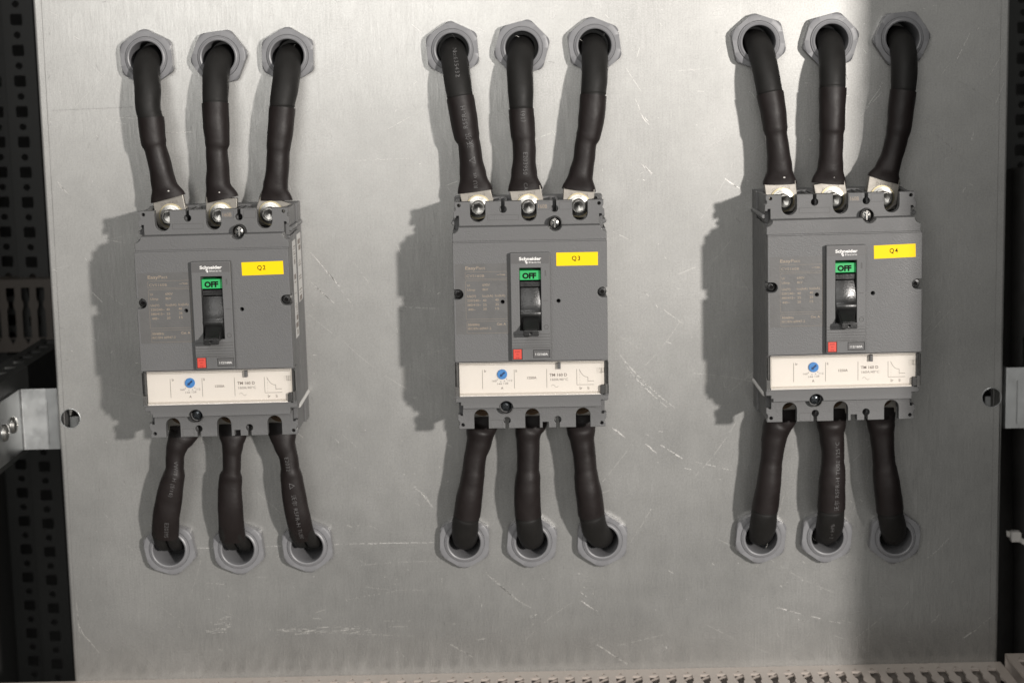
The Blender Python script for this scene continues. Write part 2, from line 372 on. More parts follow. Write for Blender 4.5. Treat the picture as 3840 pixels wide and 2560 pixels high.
# ------------------------------------------------------------------ the mounting plate
PL, PR, PB, PT = -348.0, 345.0, -279.4, 300.0
CABLES={
 '2T0':((-267.9, 181.6),32,3,[(-267.0, 14.2, 171.5, 9.58), (-265.4, 21.0, 161.5, 9.33), (-263.8, 26.0, 141.3, 8.66), (-263.3, 26.1, 140.1, 9.12), (-261.8, 27.1, 122.6, 8.77), (-260.9, 27.2, 119.0, 7.81), (-258.2, 27.4, 105.7, 8.17), (-256.2, 27.4, 93.4, 8.95), (-253.7, 27.5, 83.1, 12.19)]),
 '2T1':((-216.6, 181.0),7,3,[(-217.8, 14.6, 170.4, 9.52), (-217.6, 21.2, 160.4, 9.38), (-217.8, 24.5, 149.9, 8.96), (-217.8, 24.7, 149.0, 9.27), (-217.7, 26.5, 135.2, 9.22), (-217.4, 27.1, 121.1, 8.67), (-217.9, 27.2, 117.5, 7.55), (-217.6, 27.4, 104.8, 7.92), (-217.9, 27.5, 92.6, 8.7), (-215.8, 27.5, 81.8, 11.53)]),
 '2T2':((-167.8, 180.9),30,3,[(-167.8, 15.5, 169.3, 9.72), (-168.7, 21.6, 159.3, 9.48), (-170.8, 25.3, 145.8, 8.86), (-170.8, 25.4, 145.1, 9.06), (-172.7, 26.8, 129.2, 8.92), (-174.4, 27.2, 118.1, 8.67), (-174.8, 27.3, 114.0, 8.06), (-176.2, 27.4, 98.8, 8.18), (-177.7, 27.5, 89.6, 8.85), (-177.9, 27.5, 80.4, 11.68)]),
 '2B0':((-269.9, -176.7),40,1,[(-270.7, 16.7, -163.6, 9.63), (-270.7, 16.7, -163.6, 9.74), (-267.3, 24.6, -145.3, 9.66), (-264.6, 26.2, -134.1, 9.64), (-262.0, 26.9, -123.2, 8.67), (-259.7, 27.1, -115.6, 7.88), (-259.1, 27.2, -111.3, 6.61), (-258.3, 27.4, -101.7, 6.71), (-256.4, 27.4, -94.5, 7.85)]),
 '2B1':((-218.9, -177.3),36,1,[(-221.8, 13.7, -167.6, 9.23), (-221.8, 13.7, -167.6, 9.34), (-220.7, 24.5, -146.3, 9.13), (-219.4, 27.0, -121.9, 8.57), (-218.8, 27.1, -117.6, 8.14), (-218.2, 27.2, -114.4, 6.51), (-217.4, 27.4, -102.6, 6.71), (-216.5, 27.4, -95.4, 7.59)]),
 '2B2':((-168.0, -176.8),35,1,[(-170.1, 12.9, -167.9, 8.54), (-170.1, 12.9, -167.9, 8.65), (-171.6, 22.3, -153.4, 9.0), (-173.6, 26.0, -136.1, 8.95), (-175.0, 27.0, -120.8, 8.14), (-175.4, 27.1, -116.4, 7.61), (-175.7, 27.2, -113.2, 6.82), (-176.8, 27.4, -103.5, 6.92), (-178.9, 27.4, -96.2, 7.85)]),
 '3T0':((-51.0, 182.4),33,3,[(-48.9, 14.7, 171.7, 9.72), (-47.6, 21.2, 161.7, 9.58), (-46.1, 24.8, 150.1, 9.16), (-46.0, 24.9, 149.4, 9.46), (-43.9, 26.5, 136.4, 9.42), (-41.8, 27.1, 122.2, 9.02), (-40.8, 27.2, 118.7, 7.9), (-39.4, 27.4, 105.9, 8.17), (-38.3, 27.4, 94.7, 9.46), (-37.0, 27.5, 83.4, 11.98)]),
 '3T1':((-1.9, 182.8),15,3,[(-3.6, 15.9, 170.7, 9.4), (-3.4, 23.5, 155.7, 9.16), (-3.3, 26.1, 141.1, 8.34), (-3.3, 26.2, 140.4, 8.65), (-2.9, 26.8, 130.5, 8.66), (-2.2, 27.1, 121.9, 8.76), (-1.9, 27.2, 118.3, 8.05), (-1.9, 27.4, 105.1, 8.07), (-2.2, 27.4, 94.9, 9.2), (-1.7, 27.5, 83.7, 11.77)]),
 '3T2':((49.6, 183.2),38,3,[(49.3, 17.1, 169.5, 9.34), (48.6, 22.4, 159.5, 9.16), (47.6, 25.0, 149.5, 8.85), (47.6, 25.2, 148.7, 9.1), (45.9, 26.7, 134.4, 9.01), (43.2, 27.2, 120.4, 8.51), (41.9, 27.3, 116.8, 7.54), (40.1, 27.4, 104.2, 7.56), (37.7, 27.5, 93.5, 8.59), (36.2, 27.5, 82.8, 11.67)]),
 '3B0':((-51.9, -176.0),28,2,[(-51.0, 14.2, -165.8, 9.81), (-49.4, 22.2, -152.8, 9.57), (-49.1, 22.6, -151.9, 9.68), (-47.1, 25.5, -139.0, 9.32), (-44.6, 26.7, -125.9, 8.67), (-43.6, 27.0, -120.4, 8.4), (-43.3, 27.1, -117.7, 8.08), (-41.6, 27.3, -106.5, 8.12), (-38.5, 27.4, -96.1, 9.15), (-37.4, 27.4, -88.6, 10.45)]),
 '3B1':((-2.2, -176.9),25,2,[(-3.3, 12.5, -168.4, 9.77), (-4.6, 22.2, -153.8, 9.42), (-4.7, 22.5, -152.9, 9.52), (-4.8, 26.2, -134.4, 9.37), (-4.2, 26.9, -123.5, 9.03), (-4.0, 27.0, -120.8, 8.66), (-3.9, 27.1, -118.1, 8.08), (-3.5, 27.3, -107.3, 8.12), (-3.4, 27.4, -96.9, 8.37), (-3.0, 27.4, -89.4, 9.67)]),
 '3B2':((49.8, -177.1),28,2,[(44.9, 12.9, -168.2, 9.6), (41.8, 22.3, -153.7, 9.36), (41.6, 22.7, -152.8, 9.52), (39.6, 26.1, -135.4, 9.37), (38.1, 26.9, -124.4, 8.82), (37.9, 27.0, -121.7, 8.51), (37.7, 27.1, -119.0, 8.08), (36.9, 27.3, -108.2, 8.12), (35.6, 27.4, -97.7, 8.63), (34.9, 27.4, -90.2, 10.19)]),
 '4T0':((165.6, 183.1),41,3,[(167.6, 15.1, 172.0, 9.35), (169.0, 21.5, 161.9, 9.16), (170.9, 25.2, 148.3, 9.05), (171.0, 25.3, 147.6, 9.35), (173.1, 26.6, 135.7, 8.9), (174.8, 27.1, 122.5, 8.66), (175.3, 27.2, 118.9, 7.64), (176.8, 27.4, 106.2, 8.06), (177.6, 27.4, 95.5, 8.94), (177.7, 27.5, 83.8, 11.66)]),
 '4T1':((216.9, 183.0),13,3,[(216.2, 15.9, 170.9, 9.29), (215.5, 21.9, 160.8, 9.31), (215.1, 24.7, 150.8, 9.15), (215.1, 24.9, 150.0, 9.46), (214.7, 26.6, 135.7, 9.05), (214.3, 27.2, 121.6, 9.06), (214.2, 27.2, 118.6, 8.3), (213.8, 27.4, 105.4, 8.31), (213.3, 27.4, 94.7, 9.19), (212.3, 27.5, 83.5, 11.76)]),
 '4T2':((267.0, 183.4),3,3,[(266.5, 17.1, 169.8, 9.28), (265.7, 22.4, 159.7, 9.26), (264.6, 25.4, 147.7, 8.74), (264.6, 25.5, 146.9, 9.05), (262.6, 26.7, 133.7, 8.95), (261.2, 27.2, 120.6, 8.76), (260.0, 27.3, 115.0, 7.9), (256.4, 27.4, 101.4, 7.65), (253.6, 27.5, 93.3, 8.68), (251.0, 27.5, 85.2, 11.66)]),
 '4B0':((166.8, -177.5),23,2,[(167.4, 14.2, -167.3, 9.85), (167.5, 22.7, -153.2, 9.41), (167.6, 23.0, -152.2, 9.56), (170.0, 26.4, -132.8, 8.67), (171.1, 27.0, -122.0, 8.29), (171.3, 27.1, -119.3, 8.13), (171.6, 27.1, -116.6, 7.87), (172.3, 27.3, -111.2, 8.12), (174.0, 27.4, -97.6, 9.15), (176.1, 27.5, -89.1, 10.34)]),
 '4B1':((215.5, -178.0),23,2,[(216.3, 13.5, -168.6, 10.02), (215.9, 22.9, -153.1, 9.67), (215.9, 23.2, -152.2, 9.88), (215.8, 26.3, -133.9, 9.36), (216.2, 27.0, -123.0, 8.92), (216.3, 27.0, -120.6, 8.66), (216.2, 27.1, -117.6, 8.18), (216.3, 27.3, -112.2, 8.12), (215.3, 27.4, -97.4, 8.88), (215.0, 27.4, -89.9, 10.44)]),
 '4B2':((265.8, -179.7),25,2,[(262.8, 14.3, -169.4, 9.59), (258.9, 22.5, -155.8, 9.35), (258.8, 22.8, -154.9, 9.56), (255.6, 26.4, -134.7, 9.36), (253.9, 27.0, -123.8, 8.82), (253.6, 27.1, -121.1, 8.39), (253.2, 27.2, -118.4, 8.08), (252.6, 27.3, -113.0, 8.12), (251.4, 27.4, -98.2, 8.62), (250.7, 27.5, -90.7, 9.92)]),
}
SCRATCHES=[
 ('b',1.6,[(82.4, 134.8), (86.0, 129.6), (90.1, 124.8)]),
 ('b',1.5,[(82.6, 98.6), (86.2, 94.8), (89.8, 91.1)]),
 ('b',0.35,[(78.4, 145.2), (82.0, 136.9)]),
 ('b',0.3,[(72.0, 166.9), (83.1, 149.7)]),
 ('b',0.9,[(82.4, 88.7), (84.5, 86.5)]),
 ('f',0.4,[(5.8, 117.9), (18.3, 122.3)]),
 ('f',0.3,[(-101.2, 126.5), (-75.9, 139.4)]),
 ('b',0.3,[(-58.7, 86.1), (-50.2, 89.0)]),
 ('f',0.3,[(-133.2, 105.4), (-101.9, 105.8), (-81.0, 106.4)]),
 ('b',0.4,[(239.9, 129.2), (247.1, 140.4), (253.3, 148.5)]),
 ('b',0.3,[(242.0, 132.3), (254.3, 145.4)]),
 ('f',0.3,[(250.2, 144.5), (256.3, 153.6)]),
 ('b',0.5,[(139.6, 88.4), (155.7, 77.1)]),
 ('b',0.4,[(305.8, 163.7), (311.9, 175.9), (317.3, 187.4)]),
 ('f',0.3,[(308.8, 170.8), (314.9, 179.9)]),
 ('f',0.9,[(317.7, 104.8), (321.1, 118.1)]),
 ('d',0.35,[(286.8, 119.9), (299.4, 110.3), (313.6, 96.5)]),
 ('d',0.3,[(300.8, 156.7), (317.5, 148.1), (332.2, 137.5)]),
 ('f',0.3,[(299.6, 95.8), (306.8, 104.0)]),
 ('f',0.25,[(326.8, 147.9), (342.8, 176.2)]),
 ('f',0.7,[(313.5, 71.5), (315.5, 77.8)]),
 ('f',0.25,[(333.3, 129.2), (342.2, 151.7)]),
 ('f',0.25,[(296.6, 156.8), (303.7, 165.8)]),
 ('b',1.3,[(58.0, -93.2), (63.8, -97.7), (69.1, -101.6)]),
 ('b',1.1,[(79.7, -104.5), (85.6, -109.0), (91.9, -114.6)]),
 ('b',0.5,[(93.1, -107.0), (110.1, -118.3)]),
 ('f',0.9,[(56.8, -29.4), (69.3, -45.8), (81.8, -60.1), (94.5, -72.3), (110.5, -85.1)]),
 ('f',0.5,[(63.0, -39.2), (78.7, -60.0), (94.4, -75.5), (110.5, -87.8)]),
 ('f',0.9,[(82.6, 6.8), (86.8, 3.0)]),
 ('f',0.9,[(88.9, 1.9), (90.9, 0.3)]),
 ('f',0.4,[(-136.7, 12.2), (-128.6, 0.3)]),
 ('f',0.3,[(-126.5, 32.1), (-115.5, 14.9)]),
 ('f',0.4,[(-98.0, -0.9), (-63.3, -3.2)]),
 ('f',0.4,[(-95.5, 44.7), (-92.6, 37.7)]),
 ('f',0.25,[(-80.1, -37.1), (-58.8, -32.2)]),
 ('f',0.5,[(-88.5, -69.3), (-83.2, -67.8)]),
 ('f',0.3,[(59.0, 51.2), (74.6, 43.5)]),
 ('f',0.35,[(95.1, -5.7), (111.1, -17.8)]),
 ('b',0.7,[(-344.8, -235.7), (-336.7, -246.0), (-327.6, -257.5)]),
 ('b',0.5,[(-343.6, -233.5), (-338.8, -243.7)]),
 ('b',0.35,[(-342.8, -239.1), (-330.6, -254.1)]),
 ('f',0.5,[(-343.4, -212.1), (-342.3, -230.1), (-342.4, -250.4)]),
 ('b',0.35,[(-251.8, -178.4), (-237.8, -178.3)]),
 ('b',0.35,[(-200.0, -178.2), (-187.0, -178.1)]),
 ('b',0.35,[(-150.3, -177.9), (-143.9, -177.7)]),
 ('f',0.25,[(-281.0, -221.9), (-263.4, -237.5)]),
 ('f',0.5,[(-245.5, -205.3), (-228.3, -206.8)]),
 ('f',0.4,[(-318.2, -150.4), (-314.2, -156.0)]),
 ('f',0.4,[(-302.3, -175.1), (-298.3, -179.6)]),
 ('d',0.3,[(-319.4, -199.8), (-320.3, -207.0)]),
 ('d',0.3,[(-321.4, -130.5), (-320.5, -134.3)]),
 ('b',0.4,[(-143.6, -177.7), (-108.1, -177.6), (-71.4, -178.0)]),
 ('f',1.0,[(-41.7, -197.5), (-25.9, -212.4), (-12.1, -225.0), (1.9, -232.1)]),
 ('f',1.2,[(-5.8, -237.5), (0.7, -234.3)]),
 ('f',1.0,[(-4.9, -245.4), (-2.1, -242.1)]),
 ('b',0.6,[(28.6, -221.4), (36.6, -227.2), (44.1, -232.4)]),
 ('b',0.5,[(32.5, -217.6), (37.8, -221.6)]),
 ('f',0.4,[(34.2, -213.7), (37.9, -216.0)]),
 ('f',0.4,[(41.1, -218.9), (44.3, -220.7)]),
 ('f',0.4,[(44.7, -232.4), (47.4, -234.2)]),
 ('f',0.5,[(-67.1, -255.3), (-43.5, -269.4)]),
 ('f',1.2,[(39.5, -255.4), (49.1, -262.4), (67.5, -275.3)]),
 ('f',1.8,[(-90.5, -133.3), (-82.1, -140.1), (-73.9, -152.4)]),
 ('f',0.3,[(-114.4, -237.4), (-91.6, -237.7)]),
 ('f',0.3,[(-111.2, -242.0), (-93.9, -242.1)]),
 ('f',0.3,[(-146.2, -246.3), (-91.9, -249.7)]),
 ('f',0.9,[(4.6, -205.2), (6.7, -207.5)]),
 ('f',0.3,[(60.0, -260.4), (94.9, -252.7)]),
 ('f',0.3,[(-143.1, -220.5), (-101.7, -214.1)]),
 ('f',0.5,[(-45.3, -253.6), (-32.2, -252.7)]),
 ('d',0.3,[(15.9, -177.7), (26.1, -178.1)]),
 ('d',0.6,[(-68.8, -238.4), (-68.7, -241.2)]),
 ('d',0.4,[(6.8, -229.9), (7.0, -233.9)]),
 ('d',0.4,[(20.9, -197.8), (21.4, -200.6)]),
 ('f',0.9,[(82.8, -162.5), (87.2, -154.9)]),
 ('b',0.6,[(177.6, -232.6), (189.6, -236.2), (197.7, -238.6)]),
 ('b',0.6,[(203.1, -240.4), (212.3, -242.5)]),
 ('b',0.5,[(195.5, -243.1), (200.4, -244.5)]),
 ('b',0.6,[(218.8, -244.7), (227.5, -246.6)]),
 ('f',0.4,[(228.1, -244.4), (237.3, -247.1)]),
 ('b',0.4,[(289.8, -199.3), (299.4, -191.7), (307.4, -183.0)]),
 ('b',0.5,[(313.4, -263.7), (329.6, -253.3), (342.4, -241.8)]),
 ('f',0.4,[(238.5, -258.7), (258.9, -242.2)]),
 ('f',0.6,[(291.6, -251.4), (302.3, -240.4)]),
 ('f',0.5,[(256.1, -227.0), (260.9, -224.9)]),
 ('f',0.25,[(266.6, -246.3), (282.6, -224.8)]),
 ('f',0.8,[(201.2, -137.6), (207.6, -131.7)]),
 ('f',0.4,[(117.8, -120.4), (146.6, -128.2)]),
 ('b',0.4,[(110.2, -125.2), (116.6, -126.9)]),
 ('d',0.4,[(242.2, -177.1), (247.6, -177.6)]),
 ('f',0.3,[(288.6, -190.3), (292.9, -186.0)]),
 ('b',0.5,[(-320.1, 197.6), (-316.3, 195.5)]),
 ('b',0.35,[(-301.5, 142.3), (-299.7, 138.2), (-286.3, 135.0)]),
 ('b',0.35,[(-296.5, 139.9), (-277.8, 139.2)]),
 ('f',0.5,[(-283.6, 128.7), (-238.8, 128.5)]),
 ('b',0.7,[(-248.1, 128.9), (-238.8, 128.5)]),
 ('f',1.5,[(-339.6, 97.5), (-333.9, 89.0), (-328.0, 82.6)]),
 ('d',0.25,[(-301.8, 137.2), (-305.5, 127.9), (-310.0, 121.8)]),
 ('d',0.2,[(-317.3, 113.7), (-310.7, 127.0)]),
 ('d',0.25,[(-237.3, 136.8), (-240.8, 130.1)]),
 ('f',0.3,[(-340.5, 217.9), (-328.5, 211.5)]),
 ('b',0.45,[(-163.0, 45.6), (-151.9, 32.7), (-136.8, 13.3)]),
 ('b',0.45,[(-163.8, 24.5), (-150.7, 10.4), (-137.4, -1.6)]),
 ('f',0.35,[(-323.1, 41.8), (-317.7, 34.3)]),
 ('f',0.5,[(-344.7, 31.7), (-339.7, 28.4)]),
 ('d',0.25,[(-337.5, 29.4), (-331.9, 35.1)]),
 ('d',0.4,[(-162.1, -65.5), (-160.1, -68.8)]),
 ('f',0.5,[(-308.7, 54.1), (-292.1, 49.5)]),
 ('f',0.6,[(-146.2, -97.4), (-141.1, -102.9)]),
]
plate = empty('mounting_plate', (0, 0, PB), 'scratched galvanised steel mounting plate behind the three circuit breakers', 'plate')
PO = (0, 0, PB)
holes = [circ(v[0][0], v[0][1], 14.3, 28) for v in CABLES.values()]
holes += [circ(-339.2, -78.5, 6.9, 32), circ(337.2, -77.7, 6.9, 32)]
bend = 1.9
shape('sheet', [rect(PL + bend, PR - bend, PB, PT)] + holes, -2.0, 0.0, 'plate', plate, 0, org=PO)
for sx, X in ((-1, PL), (1, PR)):
    prof = [(X - sx * bend + sx * bend * math.sin(math.radians(a)), -bend + bend * math.cos(math.radians(a))) for a in range(0, 91, 15)]
    prof += [(X, -26.0), (X - sx * 1.9, -26.0), (X - sx * 1.9, -2.0)]
    V = [(x, -d, z) for z in (PB, PT) for x, d in prof]; n = len(prof)
    Fc = [(i, (i + 1) % n, n + (i + 1) % n, n + i) for i in range(n - 1)]
    e = pyd('folded_edge', V, Fc, 'plate', plate, 40, PO)
for hx, hz in ((-339.2, -78.5), (337.2, -77.7)):
    lathe('hole_rim', [(6.75, -1.9), (6.75, -0.2), (6.95, 0.12), (7.3, 0.14), (7.5, 0.02)], hx, hz, 'galv', plate, 32, PO, True)
# pencil setting-out lines
for X, z0, z1, sl in ((-341.8, -270, 224, -0.006), (338.6, -272, 240, 0.0)):
    zz = z1; ink = Ink(0.06)
    while zz > z0:
        ln = random.uniform(4, 30); ink.line([(X + (zz - 224) * -sl, zz), (X + (zz - ln - 224) * -sl, zz - ln)], random.uniform(0.22, 0.42)); zz -= ln
    ink.build('pencil_line', 'pencil', plate, PO)
ink = Ink(0.06); ink.line([(-339, 146), (-281, 147.2)], 0.25); ink.build('pencil_line', 'pencil', plate, PO)
# gouges and rub marks
marks = {'b': Ink(0.09), 'f': Ink(0.07), 'd': Ink(0.08)}
def gouge(kd, w, P):
    k = marks[kd]
    Q = []
    for (x0, z0), (x1, z1) in zip(P, P[1:]):
        l = math.hypot(x1 - x0, z1 - z0); n = max(2, int(l / 1.2))
        Q += [(x0 + (x1 - x0) * i / n, z0 + (z1 - z0) * i / n) for i in range(n)]
    Q.append(P[-1])
    strands = 1 if w < 0.45 else (3 if w < 1 else 6)
    for s_ in range(strands):
        off = 0 if strands == 1 else random.uniform(-w / 2, w / 2)
        a, b_ = (0, len(Q)) if strands == 1 else sorted((random.randint(0, len(Q) // 2), random.randint(len(Q) // 2, len(Q))))
        pts = []
        for i in range(a, b_):
            x, z = Q[i]
            i0, i1 = max(0, i - 1), min(len(Q) - 1, i + 1)
            dx, dz = Q[i1][0] - Q[i0][0], Q[i1][1] - Q[i0][1]; l = math.hypot(dx, dz) or 1
            wob = noise.noise(Vector((x * 0.35, z * 0.35, s_ * 3.3))) * 0.35
            pts.append((x - dz / l * (off + wob), z + dx / l * (off + wob)))
        for i in range(len(pts) - 1):
            if random.random() < (0.80 if kd == 'b' else 0.58):
                t = math.sin(math.pi * (i + 0.7) / (len(pts) + 0.4))
                k.line([pts[i], pts[i + 1]], (0.12 if strands > 1 else 0.07) + 0.75 * min(w, 0.42) * t * random.uniform(0.4, 1.0))
for kd, w, P in SCRATCHES: gouge(kd, w, P)
for x0, z0, x1, z1, nn in ((-248.5, -244, -229.4, -230.3, 150), (-196.4, -246.3, -126, -241.2, 110)):
    for i in range(nn):
        x = random.uniform(x0, x1); z = random.uniform(z0, z1)
        if x0 < -240 and z > z0 + (x - x0) * 0.75 + 2: continue
        if noise.noise(Vector((x * 0.15, z * 0.5, 4))) < -0.15: continue
        ln = random.uniform(1.0, 6 if x0 > -240 else 3.0)
        marks['f'].line([(x, z), (x + ln, z + random.uniform(-0.1, 0.35))], random.uniform(0.12, 0.4))
for i in range(420):                        # nicks and specks
    x, z = random.uniform(PL + 6, PR - 6), random.uniform(PB + 6, 225)
    a = random.gauss(2.5, 0.5) if random.random() < 0.7 else random.uniform(0, 6.28); ln = random.expovariate(1 / 1.6) + 0.3
    marks[random.choice('fffbffd')].line([(x, z), (x + ln * math.cos(a), z + ln * math.sin(a))], random.uniform(0.10, 0.34))
for i in range(70):                         # long hairlines
    x, z = random.uniform(PL + 20, PR - 60), random.uniform(PB + 10, 215)
    a = random.choice((2.45, 2.45, 0.75, 0.9, 3.1)) + random.gauss(0, 0.15); ln = random.uniform(10, 60); cv = random.uniform(-0.006, 0.006)
    P = [(x, z)]
    for j in range(12):
        a += cv * ln / 12; P.append((P[-1][0] + ln / 12 * math.cos(a), P[-1][1] + ln / 12 * math.sin(a)))
    P = [p for p in P if PL + 4 < p[0] < PR - 4 and PB + 3 < p[1]]
    for p, q in zip(P, P[1:]):
        if random.random() < 0.75: marks['f'].line([p, q], random.uniform(0.07, 0.17))
sm = marks['b'].build('scratch_marks', 'scratch', plate, PO); sm['kind'] = 'stuff'
sm = marks['f'].build('rub_marks', 'scratch_f', plate, PO); sm['kind'] = 'stuff'
sm = marks['d'].build('dark_marks', 'pencil', plate, PO); sm['kind'] = 'stuff'

# ------------------------------------------------------------------ circuit breaker
def build_breaker():
    b = empty('circuit_breaker', (0, 0, 0), 'x', 'circuit breaker', 'circuit breakers on the plate')
    # case: rear base, middle shell (with the seams the side shows)
    base = box('rear_case', -52.4, 52.4, 0.2, 20, -79.6, 78.6, 'case', b, 0.6)
    box('lower_shell', -52.5, 52.5, 20, 38.8, -61, 60, 'case', base, 0.3)
    mid = box('middle_shell', -51.9, 51.9, 38.8, 39.6, -60.5, 60, 'groove', base)
    box('upper_shell', -52.45, 52.45, 39.6, 64.4, -61, 59.5, 'case', base, 0.4)
    box('seam', -51.7, 51.7, 64.4, 65.2, -60, 57, 'groove', base)
    # front cover with window, pilot holes and screw notches
    nl = [(-52.5, 20.7)] + [(-49.3, 20.7)] + arc(-49.3, 17.2, 3.5, 90, -90, 10)[1:] + [(-52.5, 13.7)]
    nr = [(52.5, 13.7), (49.3, 13.7)] + arc(49.3, 17.2, 3.5, 270, 90, 10)[1:] + [(52.5, 20.7)]
    out = [(-52.5, 52.4)] + nl + [(-52.5, -29.6), (52.5, -29.6)] + nr + [(52.5, 52.4)]
    win = rect(-7.3, 7.25, -7.8, 35.3)
    cov = shape('front_cover', [out, win, circ(-19.05, 11.7, 1.35, 16), circ(19.1, 11.7, 1.35, 16)], 65.2, 81, 'case', b, 0.45, 2)
    band = [(-52.6, 52.6), (52.6, 52.6), (52.6, 58.2)] + arc(52.6, 62.6, 4.3, 270, 180, 6) + [(48.3, 62.6), (22.5, 62.6)] + arc(17.6, 63.7, 4.75, -14, -166, 14) + [(12.8, 62.6), (-48.3, 62.6)] + arc(-52.6, 62.6, 4.3, 0, -90, 6) + [(-52.6, 58.2)]
    shape('cover_shoulder', [band], 60, 76.4, 'case', b, 0.5, 2)
    box('shoulder_line', -52.2, 52.2, 70, 78.8, 52.0, 53.2, 'case', cov, 0.3)
    # cover screws
    for x in (-49.25, 49.25):
        sc = lathe('cover_screw', [(2.95, 66), (2.95, 75.4), (2.6, 75.9), (1.2, 76.1), (0.9, 75.2), (0, 75.0)], x, 17.2, 'black', b, 20)
        for a in (0.4, 0.4 + math.pi / 2, 0.4 + math.pi / 4, 0.4 + 3 * math.pi / 4):
            ca, sa = math.cos(a), math.sin(a)
            L_, W_ = (2.0, 0.42) if a in (0.4, 0.4 + math.pi / 2) else (1.6, 0.2)
            pass
        shape('drive_recess', [[(x + 1.9 * math.cos(0.4 + i * math.pi / 4) * (1 if i % 2 == 0 else 0.34), 17.2 + 1.9 * math.sin(0.4 + i * math.pi / 4) * (1 if i % 2 == 0 else 0.34)) for i in range(8)]], 75.6, 76.22, 'ink', sc)
    # raised operating bezel
    red_hole = rect(-12.7, -6.3, -27.5, -20.2)
    rate_hole = rect(1.3, 12.6, -26.5, -21.1)
    bz = shape('toggle_bezel', [rrect(-13.35, 13.4, -28.2, 45.5, 0.6, 3), rect(-7.3, 7.25, -7.8, 35.3), red_hole, rate_hole], 81.02, 86, 'case', b, 0.35, 2)
    box('name_strip', -12.9, 12.95, 86.0, 86.08, 38.2, 44.9, 'case2', bz)
    ribs = []
    for z0, z1 in ((-12.0, -10.4), (-14.1, -12.3), (-15.9, -14.4), (-17.7, -16.2), (-19.0, -18.0), (-19.9, -19.3)):
        pass
    for i, z in enumerate((-10.2, -12.1, -14.2, -16.0, -17.8, -19.1, -20.0)):
        box('groove', -12.9, 12.95, 86.0, 86.06, z - 0.17, z + 0.17, 'groove', bz)
    shape('on_mark', [rrect(10.0, 10.8, 29.6, 33.4, 0.35), rrect(10.2, 10.6, 29.8, 33.2, 0.18)], 86, 86.15, 'groove', bz)
    box('trip_mark', 8.7, 12.0, 86, 86.12, 12.65, 12.95, 'groove', bz)
    shape('off_mark', [circ(10.4, -5.3, 1.6, 24), circ(10.4, -5.3, 1.3, 24)], 86, 86.15, 'groove', bz)
    lg = Ink(86.16)
    lg.text('Schneider', -7.4, 40.55, 2.15, 15.1, 0.035)
    lg.text('Electric', -0.75, 38.55, 1.2, 8.0, 0.012, spacing=1.2)
    ell = [(-2.5 + 1.15 * math.cos(t) * 0.72 - 0.35 * math.sin(t), 39.25 + 1.15 * math.sin(t)) for t in [i * math.pi / 12 for i in range(24)]]
    lg.poly(ell); lg.build('maker_logo', 'wprint', bz)
    lk = Ink(86.2); lk.line([(-3.0, 38.75), (-2.65, 39.0), (-2.55, 39.45), (-2.1, 39.8)], 0.22); lk.line([(-3.15, 39.2), (-2.9, 39.6)], 0.14); lk.line([(-2.1, 38.9), (-1.9, 39.3)], 0.14); lk.build('logo_cut', 'case2', bz)
    # window contents
    box('window_well', -7.2, 7.2, 65.3, 70, -7.7, 35.2, 'inner', b)
    gf = box('off_flag', -7.15, 7.15, 70, 82.6, 26.6, 33.1, 'green', b, 0.2)
    t = Ink(82.66); t.text('OFF', -0.6, 27.75, 3.75, 9.5, 0.055, 'C'); t.build('off_lettering', 'ink', gf)
    box('shutter_bar', -7.1, 7.1, 70, 82.9, 21.9, 25.6, 'black', b, 0.3)
    prof = [(72, 21.2), (82.2, 21.2), (83.6, 17), (84.6, 12), (85.0, 7.5), (86.4, 5.6), (87.0, 4.4), (86.8, 2.9), (85.2, 2.6), (84, -3), (82.5, -7.6), (72, -7.6)]
    tg = shape('toggle', [prof], -6.95, 6.95, 'black', b, 0.3, 1, axis='X', ang=50)
    hb = [(-6.3, 84.5, 2.4), (6.3, 84.5, 2.4), (6.3, 83, -7.4), (-6.3, 83, -7.4)]
    h2 = [(-5.0, 90.5, -2.2), (5.0, 90.5, -2.2), (5.0, 90.5, -8.4), (-5.0, 90.5, -8.4)]
    h3 = [(-4.8, 97.2, -5.4), (4.8, 97.2, -5.4), (4.8, 97.2, -9.0), (-4.8, 97.2, -9.0)]
    V = [(x, -d, z) for ring in (hb, h2, h3) for x, d, z in ring]
    Fc = [(0, 1, 2, 3), (8, 9, 10, 11)] + [(j * 4 + i, j * 4 + (i + 1) % 4, j * 4 + 4 + (i + 1) % 4, j * 4 + 4 + i) for j in range(2) for i in range(4)]
    me = bpy.data.meshes.new('handle'); me.from_pydata([(x * S, y * S, z * S) for x, y, z in V], [], Fc)
    bm = bmesh.new(); bm.from_mesh(me); bmesh.ops.recalc_face_normals(bm, faces=bm.faces)
    bmesh.ops.bevel(bm, geom=list(bm.edges), offset=0.0006, segments=2, affect='EDGES'); bm.to_mesh(me); bm.free(); finish(me, 40)
    hd = link('handle', me, 'black', tg)
    tip = shape('handle_tip', [rrect(-5.2, 5.2, -9.6, -5.5, 0.9, 3), circ(-0.1, -7.6, 0.7, 12)], 96.6, 99.4, 'black', tg, 0.4, 2)
    # trip button and rating window
    rb = box('trip_button', -12.35, -6.6, 80, 86.5, -27.2, -20.45, 'red', b, 0.3)
    t = Ink(86.56)
    for s_, z in (('push', -22.35), ('to', -24.3), ('trip', -26.5)): t.text(s_, -9.45, z, 1.3, None, 0.0, 'C')
    t.build('button_lettering', 'redink', rb)
    rw = box('rating_plate', 1.5, 12.4, 80, 85.6, -26.3, -21.3, 'case2', b, 0.1)
    t = Ink(85.66); t.text('112/160A', 7.0, -24.85, 1.6, 8.5, 0.008, 'C'); t.build('rating_lettering', 'wprint', rw)
